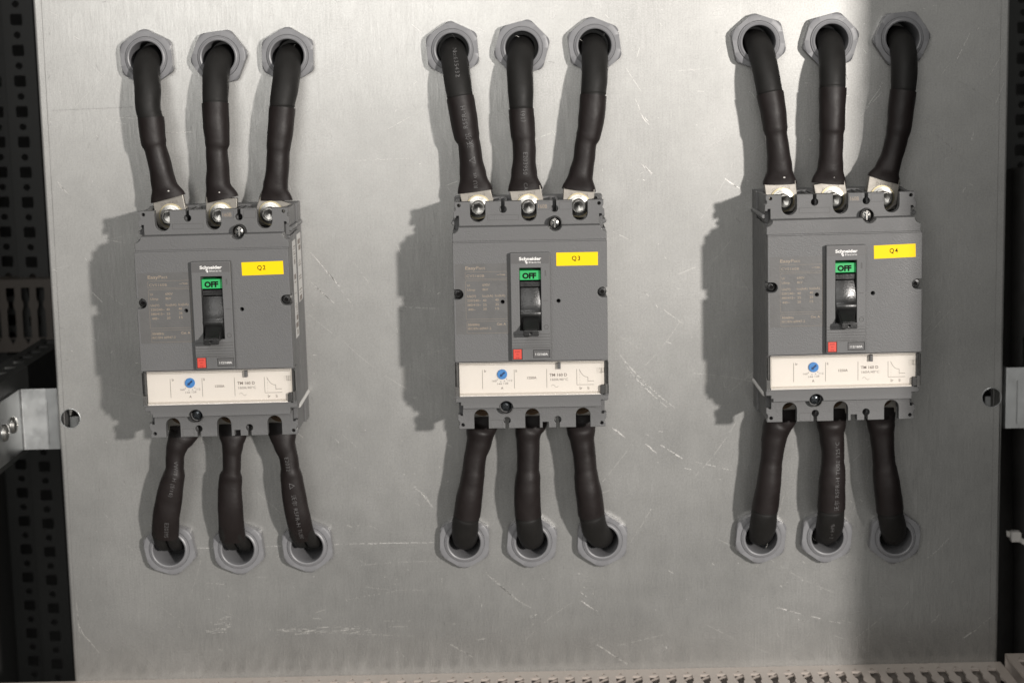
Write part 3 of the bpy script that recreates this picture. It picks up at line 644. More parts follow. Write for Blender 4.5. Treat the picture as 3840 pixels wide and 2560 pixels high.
    # specification sticker
    st = shape('specification_sticker', [[(-50.9, -10.3), (-13.5, -10.3), (-13.5, 38.2), (-50.9, 38.2), (-50.9, 21.0), (-47.6, 21.0), (-45.5, 19.0), (-45.5, 15.4), (-47.6, 13.3), (-50.9, 13.3)], circ(-19.05, 11.7, 1.5, 16)], 81.0, 81.1, 'sticker', b)
    t = Ink(81.14)
    t.text('Easy', -44.0, 34.2, 2.3, 7.2, 0.014); t.text('Pact', -36.5, 34.2, 2.3, 6.0)
    t.frame(-44.2, -15.6, 27.8, 32.6, 0.11); t.frame(-44.1, -15.4, 0.1, 26.7, 0.11); t.frame(-43.7, -15.3, -9.6, -1.4, 0.11)
    t.text('CVS160B', -43.3, 29.0, 1.8, 12.1, 0, spacing=1.1)
    t.line([(-22.7, 30.4), (-20.9, 30.4), (-20.2, 31.0)], 0.22); t.line([(-19.8, 29.8), (-19.8, 31.1)], 0.25); t.line([(-19.8, 30.4), (-16.7, 30.4)], 0.22); t.line([(-19.0, 29.8), (-17.9, 31.0)], 0.2); t.line([(-19.0, 31.0), (-17.9, 29.8)], 0.2); t.line([(-17.6, 29.9), (-17.1, 30.4), (-17.6, 30.9)], 0.2)
    for s_, x, z, w in (('Ui', -43.0, 22.7, None), ('690V', -32.6, 22.8, 5.1), ('UImp', -43.0, 19.6, 5.4), ('8kV', -32.6, 19.7, 3.8), ('Ue(V)', -43.0, 15.2, 5.8), ('Icu(kA)', -32.7, 15.3, 7.2), ('Ics(kA)', -24.1, 15.4, 6.9),
                        ('220/240~', -43.2, 12.2, 9.4), ('40', -32.5, 12.2, 2.4), ('40', -24.1, 12.5, 2.4), ('380/415~', -43.2, 9.2, 9.4), ('25', -32.4, 9.2, 2.4), ('25', -24.0, 9.4, 2.4), ('440~', -42.6, 6.1, 4.9), ('20', -32.4, 6.3, 2.4), ('15', -23.9, 6.5, 2.4),
                        ('IEC/EN 60947-2', -43.0, -7.1, 15.8)):
        t.text(s_, x, z, 1.65, w, 0.006)
    t.text('50/60Hz', -43.0, -4.4, 1.65, 8.1, 0.018); t.text('Cat. A', -23.2, -4.2, 1.65, 6.2, 0.018)
    t.build('specification_lettering', 'tan', st)
    # trip unit
    tu = shape('trip_unit', [[(-52.9, -29.9), (-52.9, -59.2), (-49.4, -59.2), (-49.4, -61.5), (-47.9, -61.5), (-47.9, -63.7), (-22.4, -63.7)] + arc(-18.0, -63.7, 4.9, 180, 0, 16)[1:-1] + [(-13.2, -63.7), (47.9, -63.7), (47.9, -59.0), (52.9, -59.0), (52.9, -29.9)]], 64.5, 72.6, 'case', b, 0.4, 2)
    box('corner_post', -53.0, -50.4, 70, 76.2, -55.2, -47.6, 'case', tu, 0.3)
    box('corner_post', 50.6, 53.1, 70, 76.2, -54.9, -47.2, 'case', tu, 0.3)
    wp = box('setting_panel', -50.0, 50.1, 72.6, 74.0, -53.9, -31.2, 'white', b, 0.15)
    t = Ink(74.06)
    for x in (-34.0, -12.0, 10.4): t.line([(x, -36.4), (x, -49.6)], 0.28)
    t.text('Ir', -32.7, -38.0, 1.8, None, 0.012); t.text('Ii', -11.0, -38.2, 1.8, None, 0.012)
    for s_, x, z in (('160', -27.4, -44.8), ('144', -23.8, -46.9), ('128', -19.4, -46.6), ('112', -16.5, -44.7)): t.text(s_, x, z, 1.35, 3.1)
    for x, z in ((-23.8, -43.3), (-21.4, -44.7), (-18.9, -44.3), (-17.3, -43.1)): t.poly(circ(x, z, 0.32, 10))
    t.text('A', -20.5, -50.0, 1.7, None, 0.015, 'C'); t.text('1250A', 0.15, -43.2, 1.75, 6.5, 0.015, 'C')
    t.text('TM 160 D', 12.3, -41.6, 2.05, 12.1, 0.018); t.text('160A/40°C', 12.9, -44.7, 1.75, 12.2)
    t.line([(13.4 + 4.9 * i / 16, -48.4 + 0.95 * math.sin(2 * math.pi * i / 16)) for i in range(17)], 0.2)
    t.line([(31.1, -36.8), (31.2, -47.8), (43.1, -47.8)], 0.26)
    t.line([(32.9 + 5.9 * u, -36.9 - 5.5 * (1 - (1 - u) ** 2.6)) for u in [i / 12 for i in range(13)]] + [(38.8, -45.3), (43.0, -45.3)], 0.26)
    for x, za in ((33.2, -38.2), (38.8, -45.6)):
        z = za
        while z > -47.6: t.line([(x, z), (x, z - 0.9)], 0.12); z -= 2.0
    t.text('Ir', 33.1, -51.2, 2.2, None, 0.008); t.text('Ii', 38.6, -51.2, 2.2, None, 0.008)
    t.build('setting_lettering', 'print', wp)
    dl = lathe('adjusting_dial', [(3.45, 74.0), (3.45, 75.0), (3.2, 75.3), (0, 75.3)], -20.3, -39.5, 'blue', wp, 28)
    t = Ink(75.36); c45 = math.radians(222)
    def rp(u, v): return (-20.3 + u * math.cos(c45) - v * math.sin(c45), -39.5 + u * math.sin(c45) + v * math.cos(c45))
    t.poly([rp(-2.3, -0.6), rp(0.7, -0.6), rp(0.7, 0.6), rp(-2.3, 0.6)]); t.poly([rp(0.7, -1.3), rp(2.4, 0), rp(0.7, 1.3)])
    t.build('dial_arrow', 'dblue', wp)
    cc = shape('clear_cover', [rrect(-52.8, 53.0, -53.9, -31.0, 0.7, 3)], 76.0, 77.0, 'clear', b, 0.2, 2)
    shape('clear_rim', [rrect(-52.7, 52.9, -53.8, -31.1, 0.7, 3), rrect(-49.6, 49.8, -51.9, -32.4, 0.7, 3)], 77.02, 77.5, 'clear', cc, 0.1)
    for x0, x1, z0, z1 in ((-52.8, -51.8, -47.4, -31.2), (51.9, 53.0, -47.0, -31.2)): box('clear_side', x0, x1, 72.7, 75.95, z0, z1, 'clear', cc)
    box('painted_glow_lip', -50.0, 47.0, 74.1, 76.4, -54.5, -53.2, 'white', cc, 0.3)  # white strip stands for light glowing in the clear cover's edge
    box('clear_catch', 46.9, 50.0, 77.0, 78.0, -39.0, -35.6, 'clear', cc, 0.2)
    box('seal_tab', 18.0, 20.0, 74, 77.8, -36.0, -31.6, 'case2', b, 0.3)
    shape('latch', [rrect(47.3, 50.4, -53.9, -47.8, 1.1, 4)], 73.5, 77.6, 'inner', b, 0.3)
    # terminal blocks
    def left(P): return P
    top = [(-51.2, 78.8), (-51.3, 75.6), (-50.5, 74.8), (-50.5, 73.3), (-51.8, 72.2), (-52.0, 68.0), (-50.3, 67.9), (-49.8, 69.4), (-48.2, 69.4), (-48.1, 61.0)]
    right = [(-x, z) for x, z in top][::-1]
    edge = []
    def uslot(c): return [(c + 5.25, 78.9)] + arc(c, 70.1, 5.25, 0, -180, 12) + [(c - 5.25, 78.9)]
    def key(c): return [(c + 1.15, 78.9), (c + 1.15, 75.6)] + arc(c, 73.4, 2.5, 62, -242, 16) + [(c - 1.15, 75.6), (c - 1.15, 78.9)]
    for c, kd in ((35.1, uslot), (17.6, key), (0, uslot), (-17.8, key), (-35.2, uslot)): edge += kd(c)
    tt = shape('top_terminal_block', [top + right + edge, circ(-48.1, 76.5, 1.2, 14), circ(48.2, 76.5, 1.2, 14), circ(17.6, 63.7, 4.7, 24)], 57, 64, 'case', b, 0.3, 1)
    for x0, x1, z0, z1 in ((-28.5, -7.2, 66.0, 69.7), (5.7, 14.1, 72.6, 78.0), (20.8, 29.2, 72.6, 78.0)):
        shape('engraved_field', [rect(x0, x1, z0, z1), rect(x0 + 0.22, x1 - 0.22, z0 + 0.22, z1 - 0.22)], 64, 64.06, 'groove', tt)
    t = Ink(64.08); t.text('160B', 6.5, 73.8, 2.75, 6.1, 0.0); t.build('size_lettering', 'tan', tt)
    for x0, x1 in ((-51.0, -48.3), (-20.6, -19.1), (-16.6, -15.1), (15.1, 16.4), (18.8, 20.4), (48.3, 51.0)):
        box('terminal_divider', x0, x1, 20, 57, 59.5, 78.2, 'case', tt, 0.15)
    for x0, x1 in ((-46.5, -42), (-29, -24.5), (-11.5, -7), (6.5, 11), (23.5, 28), (42, 46.5)):
        box('barrier_step', x0, x1, 52, 57, 74.5, 78.4, 'inner', tt)
    box('bay_floor', -48.2, 48.2, 20, 57, 59.6, 61.6, 'case2', tt)
    bot = [(-51.2, -79.4), (-51.2, -77.0), (-50.6, -76.0), (-50.6, -74.5), (-51.8, -73.0), (-51.8, -69.2), (-50.2, -69.2), (-50.0, -70.1), (-48.4, -70.1), (-48.2, -62.5)]
    br = [(-x, z) for x, z in bot][::-1]; br = [(x, z) for x, z in br]
    edge = []
    def uslotb(c): return [(c + 5.05, -79.5)] + arc(c, -70.8, 5.05, 0, 180, 12) + [(c - 5.05, -79.5)]
    def keyb(c): return [(c + 1.2, -79.5), (c + 1.2, -76.2)] + arc(c, -73.9, 2.5, -62, 242, 16) + [(c - 1.2, -76.2), (c - 1.2, -79.5)]
    for c, kd in ((35.5, uslotb), (17.8, keyb), (None, None), (0.15, uslotb), (-17.6, keyb), (-35.5, uslotb)):
        edge += kd(c) if kd else [(11.4, -79.5), (11.4, -75.4), (7.2, -75.4), (7.2, -79.5)]
    bt = shape('bottom_terminal_block', [bot + br + edge, circ(-48.4, -76.6, 1.25, 14), circ(48.5, -76.7, 1.25, 14)], 58, 65, 'case', b, 0.3, 1)
    shape('engraved_field', [rect(-29.0, -20.9, -79.0, -73.4), rect(-28.8, -21.1, -78.8, -73.6)], 65, 65.06, 'groove', bt)
    for x0, x1 in ((-51.0, -48.3), (-20.6, -19.1), (-16.4, -15.1), (15.1, 16.5), (19.0, 20.4), (48.3, 51.0)):
        box('terminal_divider', x0, x1, 20, 58, -78.6, -60, 'case', bt, 0.15)
    box('bay_floor', -48.2, 48.2, 20, 58, -62.5, -60.6, 'inner', bt)
    # fixing screws, zinc above, black below
    for x, z, mt, d in ((17.6, 63.7, 'zinc', 66.0), (-18.0, -63.7, 'bsteel', 66.5)):
        lathe('screw_well', [(4.62, d - 8), (4.62, d + 3), (4.3, d + 3), (4.3, d - 6.5)], x, z, 'inner', b, 28)
        sc = lathe('fixing_screw', [(4.2, d - 6), (4.1, d - 2), (3.2, d - 0.4), (1.5, d + 0.3), (0, d + 0.4)], x, z, mt, b, 24)
        ang = 0.9 if z > 0 else 0.5
        cr = []
        for i in range(4):
            a = ang + i * math.pi / 2
            for rr_, da in ((0.75, -math.pi / 4), (2.6, -0.16), (2.6, 0.16)): cr.append((x + rr_ * math.cos(a + da), z + rr_ * math.sin(a + da)))
        shape('drive_recess', [cr], d - 1.0, d + 0.46, 'bsteel', sc)
        if z > 0: box('drive_slot', x - 0.45, x + 0.45, d - 0.6, d + 0.5, z - 3.3, z + 3.3, 'zinc', sc).rotation_euler = (0, 0, 0)
    # terminals and bolts
    for zc, sg in ((72.7, 1), (-68.5, -1)):
        for x in (-35.2, 0.0, 35.1):
            bo = lathe('terminal_bolt', [(7.6, 30.3), (7.6, 31.6), (5.6, 31.9), (6.1, 32.2), (6.1, 34.0), (5.0, 34.2), (5.0, 41.2), (4.5, 42.0), (4.1, 42.0), (4.0, 38.5), (1.0, 37.9), (0, 37.6)], x, zc, 'zinc' if sg > 0 else 'shademetal', b, 32)
            lathe('washer', [(8.6, 30.05), (8.6, 31.0), (5.0, 31.2)], x, zc, 'yzinc' if sg > 0 else 'shademetal', bo, 28)
            shape('hex_socket', [circ(x, zc, 4.3, 32), circ(x, zc, 3.9, 6, 0.3)], 39.5, 41.9, 'zinc' if sg > 0 else 'shademetal', bo)
            box('terminal_pad', x - 10.5, x + 10.5, 20, 24.8, min(zc - 9, zc + 7) if sg > 0 else zc - 6.5, zc + 6 if sg > 0 else zc + 9, 'tin' if sg > 0 else 'shademetal', b, 0.3)
    # rods along the sides
    for x in (-51.9, 51.9):
        for z, mt in ((63.8, 'case'), (-58.6, 'paper')):
            lathe('side_rod', [(1.7, 1), (1.7, 56), (1.3, 57)], x, z - (2.2 if z < 0 else 0), mt, b, 14)
    # paper labels on the right flank
    for d0, d1, z0, z1 in ((40.5, 58, -13, 55), (9, 31, 9, 57)):
        pl = shape('flank_label', [[(d0, z0), (d1, z0), (d1, z1), (d0, z1)]], 52.52, 52.62, 'paper', b, axis='X')
        V, Fc = [], []
        zz = z1 - 4
        while zz > z0 + 4:
            h_ = random.choice((0.5, 0.5, 0.8, 3.5)); w0 = random.uniform(d0 + 2, d0 + 6); w1 = random.uniform(d1 - 8, d1 - 2)
            n = len(V); V += [(52.68, -w0, zz), (52.68, -w1, zz), (52.68, -w1, zz - h_), (52.68, -w0, zz - h_)]; Fc.append((n, n + 1, n + 2, n + 3)); zz -= h_ + random.choice((1.0, 1.6, 7))
        pyd('print_bars', V, Fc, 'print', pl)
    return b

proto = build_breaker()
Q = {'2': ((-216.195, -1.1165, 0.004), 'leftmost'), '3': ((0, 0, -0.0045), 'middle'), '4': ((214.514, 0.3969, 0.0041), 'rightmost')}
YL = {'2': (20.45, 34.8, 0.011), '3': (18.0, 35.75, 0.001), '4': (19.8, 35.2, 0.022)}
proto_parts = list(proto.children)
first = True
brk = {}
for q in '324':
    o = proto if first else copy_tree(proto)
    first = False
    brk[q] = o
for q in '324':
    (X, Z, a), pos = Q[q]
    o = brk[q]
    o.location = (X * S, 0, Z * S); o.rotation_euler = (0, -a, 0)
    o['label'] = f'grey moulded circuit breaker with yellow Q{q} tape label, {pos} of the three'
    x0, z0, rt = YL[q]
    cr, sr = math.cos(rt), math.sin(rt)
    yl = shape('tape_label', [[(x0 + u * cr - v * sr, z0 + u * sr + v * cr) for u, v in rect(0, 28.3, 0, 9.05)]], 81.02, 81.18, 'yellow', o)
    t = Ink(81.24); t.text('Q' + q, x0 + 13.4 * cr - 3.55 * sr, z0 + 13.4 * sr + 3.55 * cr, 3.15, 5.6, 0.012, 'C', rt, 1.25)
    t.build('tape_lettering', 'ink', yl)
    if q == '4':                                # rubbed patch on this toggle
        tg = [c for c in o.children if c.name.startswith('toggle') and 'bezel' not in c.name][0]
        V, Fc = [], []
        for k in range(26):
            x, z = random.gauss(-0.3, 1.0), random.gauss(15.8, 0.9); r_ = random.uniform(0.15, 0.45); n = len(V)
            dd = 83.55 + (17 - z) * 0.22 + 0.16
            V += [(x + r_ * random.uniform(0.6, 1.2) * math.cos(t), -dd - 0.05 * math.sin(t), z + r_ * math.sin(t)) for t in (0, 1.2, 2.4, 3.7, 5.0)]; Fc.append(tuple(range(n, n + 5)))
        pyd('rub_mark', V, Fc, 'case', tg)['kind'] = 'stuff'
# ------------------------------------------------------------------ cable glands
POS = ('left', 'middle', 'right')
def gland(key):
    (hx, hz), rot, _, _ = CABLES[key]
    q, row, i = key[0], key[1], int(key[2])
    where = 'above' if row == 'T' else 'below'
    g = empty('cable_gland', (hx, 0, hz), f'grey hexagonal plastic gland ringing the {POS[i]} cable {where} breaker Q{q}', 'cable gland', 'cable glands in the plate')
    O = (hx, 0, hz)
    rot = math.radians(rot + random.uniform(-1.5, 1.5))
    # lock nut: hexagon whose corners are turned off to a circle
    AF, RC, n = 18.1, 20.1, 96
    def rad(t):
        u = (t - rot) % (math.pi / 3) - math.pi / 6
        return AF / math.cos(u)
    V, Fc, rings = [], [], [(0.25, RC), (7.2, RC), (8.3, RC - 1.1), (8.5, RC - 1.6)]
    for d, rc in rings:
        for j in range(n):
            t = 2 * math.pi * j / n; r = min(rad(t) - (0.0 if d < 8.4 else 0.15), rc)
            V.append((hx + r * math.cos(t), -d, hz + r * math.sin(t)))
    for d in (8.5, 0.25):
        for j in range(n):
            t = 2 * math.pi * j / n; V.append((hx + 15.0 * math.cos(t), -d, hz + 15.0 * math.sin(t)))
    k = len(rings) + 2
    for a in range(k):
        for j in range(n):
            j2 = (j + 1) % n; a2 = (a + 1) % k
            Fc.append((a * n + j, a * n + j2, a2 * n + j2, a2 * n + j))
    nut = pyd('lock_nut', V, Fc, 'gland', g, 28, O)
    bm = bmesh.new(); bm.from_mesh(nut.data); bmesh.ops.recalc_face_normals(bm, faces=bm.faces); bm.to_mesh(nut.data); bm.free()
    lathe('threaded_sleeve', [(14.85, 8.6), (14.85, 9.0), (14.3, 9.6), (13.9, 9.6), (13.6, 10.2), (12.7, 10.6), (11.9, 10.3), (11.55, 9.2), (11.5, -26), (13.9, -26), (14.05, 6.0)], hx, hz, 'gland', g, 40, O, True)
    if row == 'T':
        t = Ink(8.56)
        txt, aa = (('PG 21', 62), ('36', 80), ('PG 21', 118), ('36', 100), ('21', 20))[(i + int(q)) % 5]
        a = math.radians(aa)
        t.text(txt, hx + 16.3 * math.cos(a), hz + 16.3 * math.sin(a) - 0.3, 1.5, None, 0.0, 'C', a - math.pi / 2)
        t.build('moulded_lettering', 'groove2', nut, O)
    return g
M['groove2'] = plain('moulded_mark', (0.17, 0.17, 0.178), 0.5)
for key in CABLES: gland(key)

# ------------------------------------------------------------------ cables
def dense(st, step=1.6):
    """Catmull-Rom through (point, a, b) stations"""
    P = [Vector(s[0]) for s in st]; A = [s[1] for s in st]; Bv = [s[2] for s in st]
    out = []
    for i in range(len(P) - 1):
        p0, p1, p2, p3 = P[max(0, i - 1)], P[i], P[i + 1], P[min(len(P) - 1, i + 2)]
        L = (p2 - p1).length
        n = max(2, int(L / step))
        def tang(pa, pb, pc):
            da, dc = (pb - pa).length or 1e-6, (pc - pb).length or 1e-6
            return ((pb - pa) / da * dc + (pc - pb) / dc * da) / (da + dc)
        m1 = tang(p0, p1, p2) * L if i > 0 else (p2 - p1)
        m2 = tang(p1, p2, p3) * L if i < len(P) - 2 else (p2 - p1)
        for j in range(n):
            t = j / n; t2, t3 = t * t, t * t * t
            p = p1 * (2 * t3 - 3 * t2 + 1) + m1 * (t3 - 2 * t2 + t) + p2 * (-2 * t3 + 3 * t2) + m2 * (t3 - t2)
            s = t * t * (3 - 2 * t)
            out.append((p, A[i] + (A[i + 1] - A[i]) * s, Bv[i] + (Bv[i + 1] - Bv[i]) * s))
    out.append((P[-1], A[-1], Bv[-1]))
    return out

def frames(D):
    Fr = []
    for i, (p, a, b) in enumerate(D):
        t = (D[min(i + 1, len(D) - 1)][0] - D[max(i - 1, 0)][0]).normalized()
        L = Vector((1, 0, 0)); L = (L - t * L.dot(t)).normalized()
        N = t.cross(L)
        Fr.append((L, N))
    # N must face the viewer over the hanging part
    k = len(D) // 2
    if Fr[k][1].y > 0: Fr = [(L, -N) for L, N in Fr]
    return Fr

def tube(name, D, mat, parent, O, n=26, wob=0.0, lip=None, seed=0.0, cap=True):
    Fr = frames(D); V, Fc = [], []
    rows = list(range(len(D)))
    def ring(i, ka=0.0):
        p, a, b = D[i]; L, N = Fr[i]
        for j in range(n):
            t = 2 * math.pi * j / n
            w = 1 + wob * noise.noise(Vector((math.cos(t) * 1.3 + seed, math.sin(t) * 1.3, i * 0.16 + seed)))
            v = p + L * ((a - ka) * w * math.cos(t)) + N * ((b - ka) * w * math.sin(t))
            V.append((v.x, v.y, v.z))
    if lip: ring(0, lip)
    for i in rows: ring(i)
    k = len(V) // n
    for i in range(k - 1):
        for j in range(n):
            j2 = (j + 1) % n; Fc.append((i * n + j, i * n + j2, (i + 1) * n + j2, (i + 1) * n + j))
    if cap: Fc.append(tuple(range((k - 1) * n, k * n)))
    o = pyd(name, V, Fc, mat, parent, 50, O)
    bm = bmesh.new(); bm.from_mesh(o.data); bmesh.ops.recalc_face_normals(bm, faces=bm.faces); bm.to_mesh(o.data); bm.free()
    finish(o.data, 50)
    return o, Fr

def wrap_text(D, Fr, s, start, cap, up, parent, O, side=0.0, w=None, offset=-0.006):
    """lettering wrapped on the tube; runs along the tube from arc length `start`"""
    V, Fc = text_raw(s, offset, 1.12)
    if not V: return
    k = cap / 0.727
    acc = [0.0]
    for i in range(1, len(D)): acc.append(acc[-1] + (D[i][0] - D[i - 1][0]).length)
    zdown = D[-1][0].z < D[0][0].z            # arc length grows downwards?
    out = []
    x0 = min(v[0] for v in V)
    for vx, vy in V:
        u = (vx - x0) * k; v = (vy - 0.36) * k
        # 'up': reads upwards (letter tops to the left); else reads downwards (tops to the right)
        along = u if (zdown != up) else -u
        lat = -v if up else v
        s_ = min(max(start + along, 0.01), acc[-1] - 0.01)
        i = next(j for j in range(1, len(acc)) if acc[j] >= s_) - 1
        f = (s_ - acc[i]) / (acc[i + 1] - acc[i])
        p = D[i][0].lerp(D[i + 1][0], f); a = D[i][1] + (D[i + 1][1] - D[i][1]) * f; b = D[i][2] + (D[i + 1][2] - D[i][2]) * f
        L, N = Fr[i]; sg = 1 if L.x > 0 else -1
        th = math.pi / 2 - sg * (lat + side) / a
        pt = p + L * ((a + 0.28) * math.cos(th)) + N * ((b + 0.28) * math.sin(th))
        out.append((pt.x, pt.y, pt.z))
    pyd('printed_marking', out, Fc, 'cprint', parent, 32, O)

MARK = {  # key: [(text, arc-length start on the sleeve, cap height, reads upward, sideways shift)]
    '3T0': [('RSFR-H', 22.0, 3.2, True, 0.5), ('沃尔', 35.5, 3.6, True, 1.0), ('△', 47.0, 4.2, True, 1.0), ('RU us', 64, 3.0, True, 1.0)],
    '3T1': [('(16)', 9.0, 3.0, True, 0.5), ('E203950', 30.0, 3.0, False, 0.8), ('CAU', 51.5, 2.6, False, 0.6)],
    '2B0': [('E20395', 16.5, 3.0, False, 1.5), ('VW-1 H (S/16)', 62.0, 2.8, False, 1.8)],
    '2B2': [('沃尔 RSFR-H TUBE', 40.0, 2.9, False, 0.5), ('△', 49.0, 3.6, False, 0.5), ('E2032', 68.0, 2.8, False, -0.5)],
    '4B1': [('沃尔 RSFR-H TUBE 125°C', 2.0, 3.0, True, 2.2)],
}
JMARK = {'3T0': ('No:635432', 30.0, 3.0, False, 0.5), '4B1': ('E < HPb', 34.0, 2.6, True, 0.0)}
TERMX = (-35.2, 0.0, 35.1)
for key, ((hx, hz), rot, Sx, st) in CABLES.items():
    q, row, i = key[0], key[1], int(key[2])
    where = 'above' if row == 'T' else 'below'
    thin = q == '2' and row == 'B'
    lab = f'{POS[i]} black heat-shrink sleeved ' + ('pair of cables' if thin else 'power cable') + f' {where} breaker Q{q}'
    O = (hx, 0, hz)
    c = empty('power_cable', O, lab, 'cable', 'power cables of the breakers')
    X0, Z0, al = Q[q][0]
    def wl(x, z): return (X0 + x * math.cos(al) - z * math.sin(al), Z0 + x * math.sin(al) + z * math.cos(al))
    sg = -1 if row == 'T' else 1
    P = [((x, -d, z), a) for x, d, z, a in st]
    tx, tz = wl(TERMX[i], 72.7 if row == 'T' else -73.2)
    nst = len(P)
    # sleeve
    sl = []
    for j in range(Sx, nst):
        p, a = P[j]
        b = a * 0.97
        if row == 'T':
            if j == nst - 1: a, b = a + 0.5, 5.0
            elif j == nst - 2: b = min(a, 7.2)
            elif j == nst - 3: b = a * 0.95
        if thin: b = a * (0.62 if j < Sx + 3 else 0.8 if j < Sx + 4 else 0.95)
        if j <= Sx + 1: a, b = a + 0.22, b + 0.22
        sl.append((p, a, b))
    if row == 'B':
        lx, lz = sl[-1][0][0], sl[-1][0][2]
        m_ = wl(TERMX[i], -82.5); e_ = wl(TERMX[i], -78.0)
        if thin: sl.append(((lx * 0.4 + m_[0] * 0.6, -27.5, -88.5), 9.8, 6.8))
        sl.append(((m_[0], -27.5, m_[1]), 11.2, 5.2)); sl.append(((e_[0], -27.5, e_[1]), 11.6, 4.4))
    Ds = dense(sl)
    so, Fs = tube('heat_shrink_sleeve', Ds, 'shrink', c, O, 28, 0.032, 1.0, seed=hash(key) % 97 if False else (ord(key[0]) + ord(key[1]) * 3 + i * 7) * 0.37)
    for (s_, start, cap, up, side) in MARK.get(key, []): wrap_text(Ds, Fs, s_, start, cap, up, so, O, side)
    if row == 'T' and random.random() < 0.7:  # dab of hot-melt glue squeezed out at the mouth
        p_, a_, b_ = Ds[-4]; L_, N_ = Fs[-4]
        gs = random.uniform(0.45, 1.1)
        g_ = p_ + N_ * (b_ + 0.1) + L_ * random.uniform(-1, 3)
        pyd('glue_dab', [(g_.x + r_ * math.cos(t) * 0.9, g_.y - h_, g_.z + r_ * math.sin(t) * 0.6) for r_, h_ in ((gs, 0), (gs * 0.5, 0.3)) for t in [k_ * math.pi / 4 for k_ in range(8)]],
            [(k_, (k_ + 1) % 8, 8 + (k_ + 1) % 8, 8 + k_) for k_ in range(8)] + [tuple(range(8, 16))], 'tie', so, 60, O)
    # jacket(s)
    p1, a1 = P[0]
    sx = (p1[0] - hx)
    if not thin:
        jk = [((hx - sx * 0.3, 48, hz), 9.2, 9.2), ((hx - sx * 0.1, 18, hz), 9.2, 9.2), ((hx + sx * 0.1, 2, hz + sg * 1.2), 9.25, 9.25)]
        if abs(p1[2] - hz) > 8: jk.append(((hx + sx * 0.45, -8.5, hz + sg * 4.6), 9.3, 9.3))
        for j in range(0, Sx): jk.append((P[j][0], P[j][1], P[j][1]))
        for j in range(Sx, min(Sx + 2, nst)): jk.append((P[j][0], P[j][1] - 0.8, P[j][1] - 0.8))
        Dj = dense(jk)
        jo, Fj = tube('cable_jacket', Dj, 'rubber', c, O, 26, 0.008, None, seed=i * 1.7)
        if key in JMARK:
            s_, start, cap, up, side = JMARK[key]
            wrap_text(Dj, Fj, s_, start + 30, cap, up, jo, O, side)
    else:
        for dx in (-4.75, 4.75):
            (px, py, pz), _ = P[0]
            jk = [((hx + dx * 0.9 + 1.0, 40, hz), 4.7, 4.7), ((hx + dx + 0.8, 14, hz + 0.5), 4.7, 4.7), ((hx + dx + 0.6, 0, hz + 1.5), 4.7, 4.7), ((hx + dx * 0.99 + sx * 0.4, -8.2, hz + 4.4), 4.7, 4.7),
                  ((px + dx * 0.98, py, pz), 4.7, 4.7), ((P[2][0][0] + dx * 0.9, P[2][0][1], P[2][0][2]), 4.4, 4.4)]
            tube('cable_jacket', dense(jk), 'rubber', c, O, 18, 0.01, None, seed=dx)
    # lug
    if row == 'T':
        fx, fz = P[-1][0][0], P[-1][0][2]
    else:
        fx, fz = wl(TERMX[i], -80.0)
    ux, uz = tx - fx, tz - fz; l = math.hypot(ux, uz); ux, uz = ux / l, uz / l
    wx, wz = -uz, ux
    hw = 11.0
    out = [(fx - ux * 1.5 + wx * s2 * hw, fz - uz * 1.5 + wz * s2 * hw) for s2 in (1, -1)]
    out += [(tx + ux * 4 - wx * hw, tz + uz * 4 - wz * hw), (tx + ux * 9 - wx * 6, tz + uz * 9 - wz * 6), (tx + ux * 9 + wx * 6, tz + uz * 9 + wz * 6), (tx + ux * 4 + wx * hw, tz + uz * 4 + wz * hw)]
    lg = shape('cable_lug', [out], 25.0, 30.0, 'tin', c, 0.4, 1, O)
    if row == 'T':
        t = Ink(30.06)
        a = math.atan2(wz, wx)
        t.text('E95-10', fx + ux * 1.9 + wx * 0.3, fz + uz * 1.9 + wz * 0.3, 2.3, 12.0, 0.0, 'C', a + (math.pi if abs(a) < 1.6 else 0))
        t.build('stamped_lettering', 'tinmark', lg, O)

# ------------------------------------------------------------------ slotted wiring ducts
def slot_loop(cx, d0, sgn=1):
    R1 = [(3.5, 0), (3.5, 11), (3.3, 13.5), (2.3, 15.5), (2.0, 18.5), (2.3, 21.5), (3.3, 24), (3.5, 26), (3.5, 54)]
    return [(cx + w, d0 + sgn * v) for w, v in R1] + [(cx - w, d0 + sgn * v) for w, v in R1[::-1]]
def duct(name, X0, X1, zt, dback, dfront, label, phase):
    e = empty(name, ((X0 + X1) / 2, -dback, zt - 62), label, 'wiring duct', 'slotted wiring ducts')
    O = ((X0 + X1) / 2, -dback, zt - 62)
    for nm, z0, z1 in (('upper_side_wall', zt - 1.8, zt), ('lower_side_wall', zt - 62, zt - 60.2)):
        lo = [rect(X0, X1, dback, dfront)]
        x = X0 + phase
        while x < X1 - 3.5:
            lo.append(slot_loop(x, dback + 13.0)); lo.append([(x - 1.9, dback + 9.4), (x + 1.9, dback + 9.4), (x, dback + 6.2)])
            x += 12.5
        shape(nm, lo, z0, z1, 'duct', e, 0, 1, O, axis='Z')
    box('base_wall', X0, X1, dback - 2, dback - 0.02, zt - 62, zt - 0.1, 'duct', e, 0, O)
    box('snap_cover', X0, X1, dfront + 0.1, dfront + 2.2, zt - 64, zt + 2, 'duct', e, 0.4, O)
duct('wiring_duct', -420, 347.2, -279.0, 2.2, 78, 'long beige slotted wiring duct under the lower edge of the plate', 6.4)
duct('wiring_duct', 349.5, 470, -271.5, 6.0, 84, 'short beige slotted duct end at the lower right corner', 9.0)
wb_ = empty('added_wire_bundle', (0, -40, -340), 'dark wires added inside the long duct under the plate to blacken its slots', 'wires')  # added filler that makes the duct slots look black
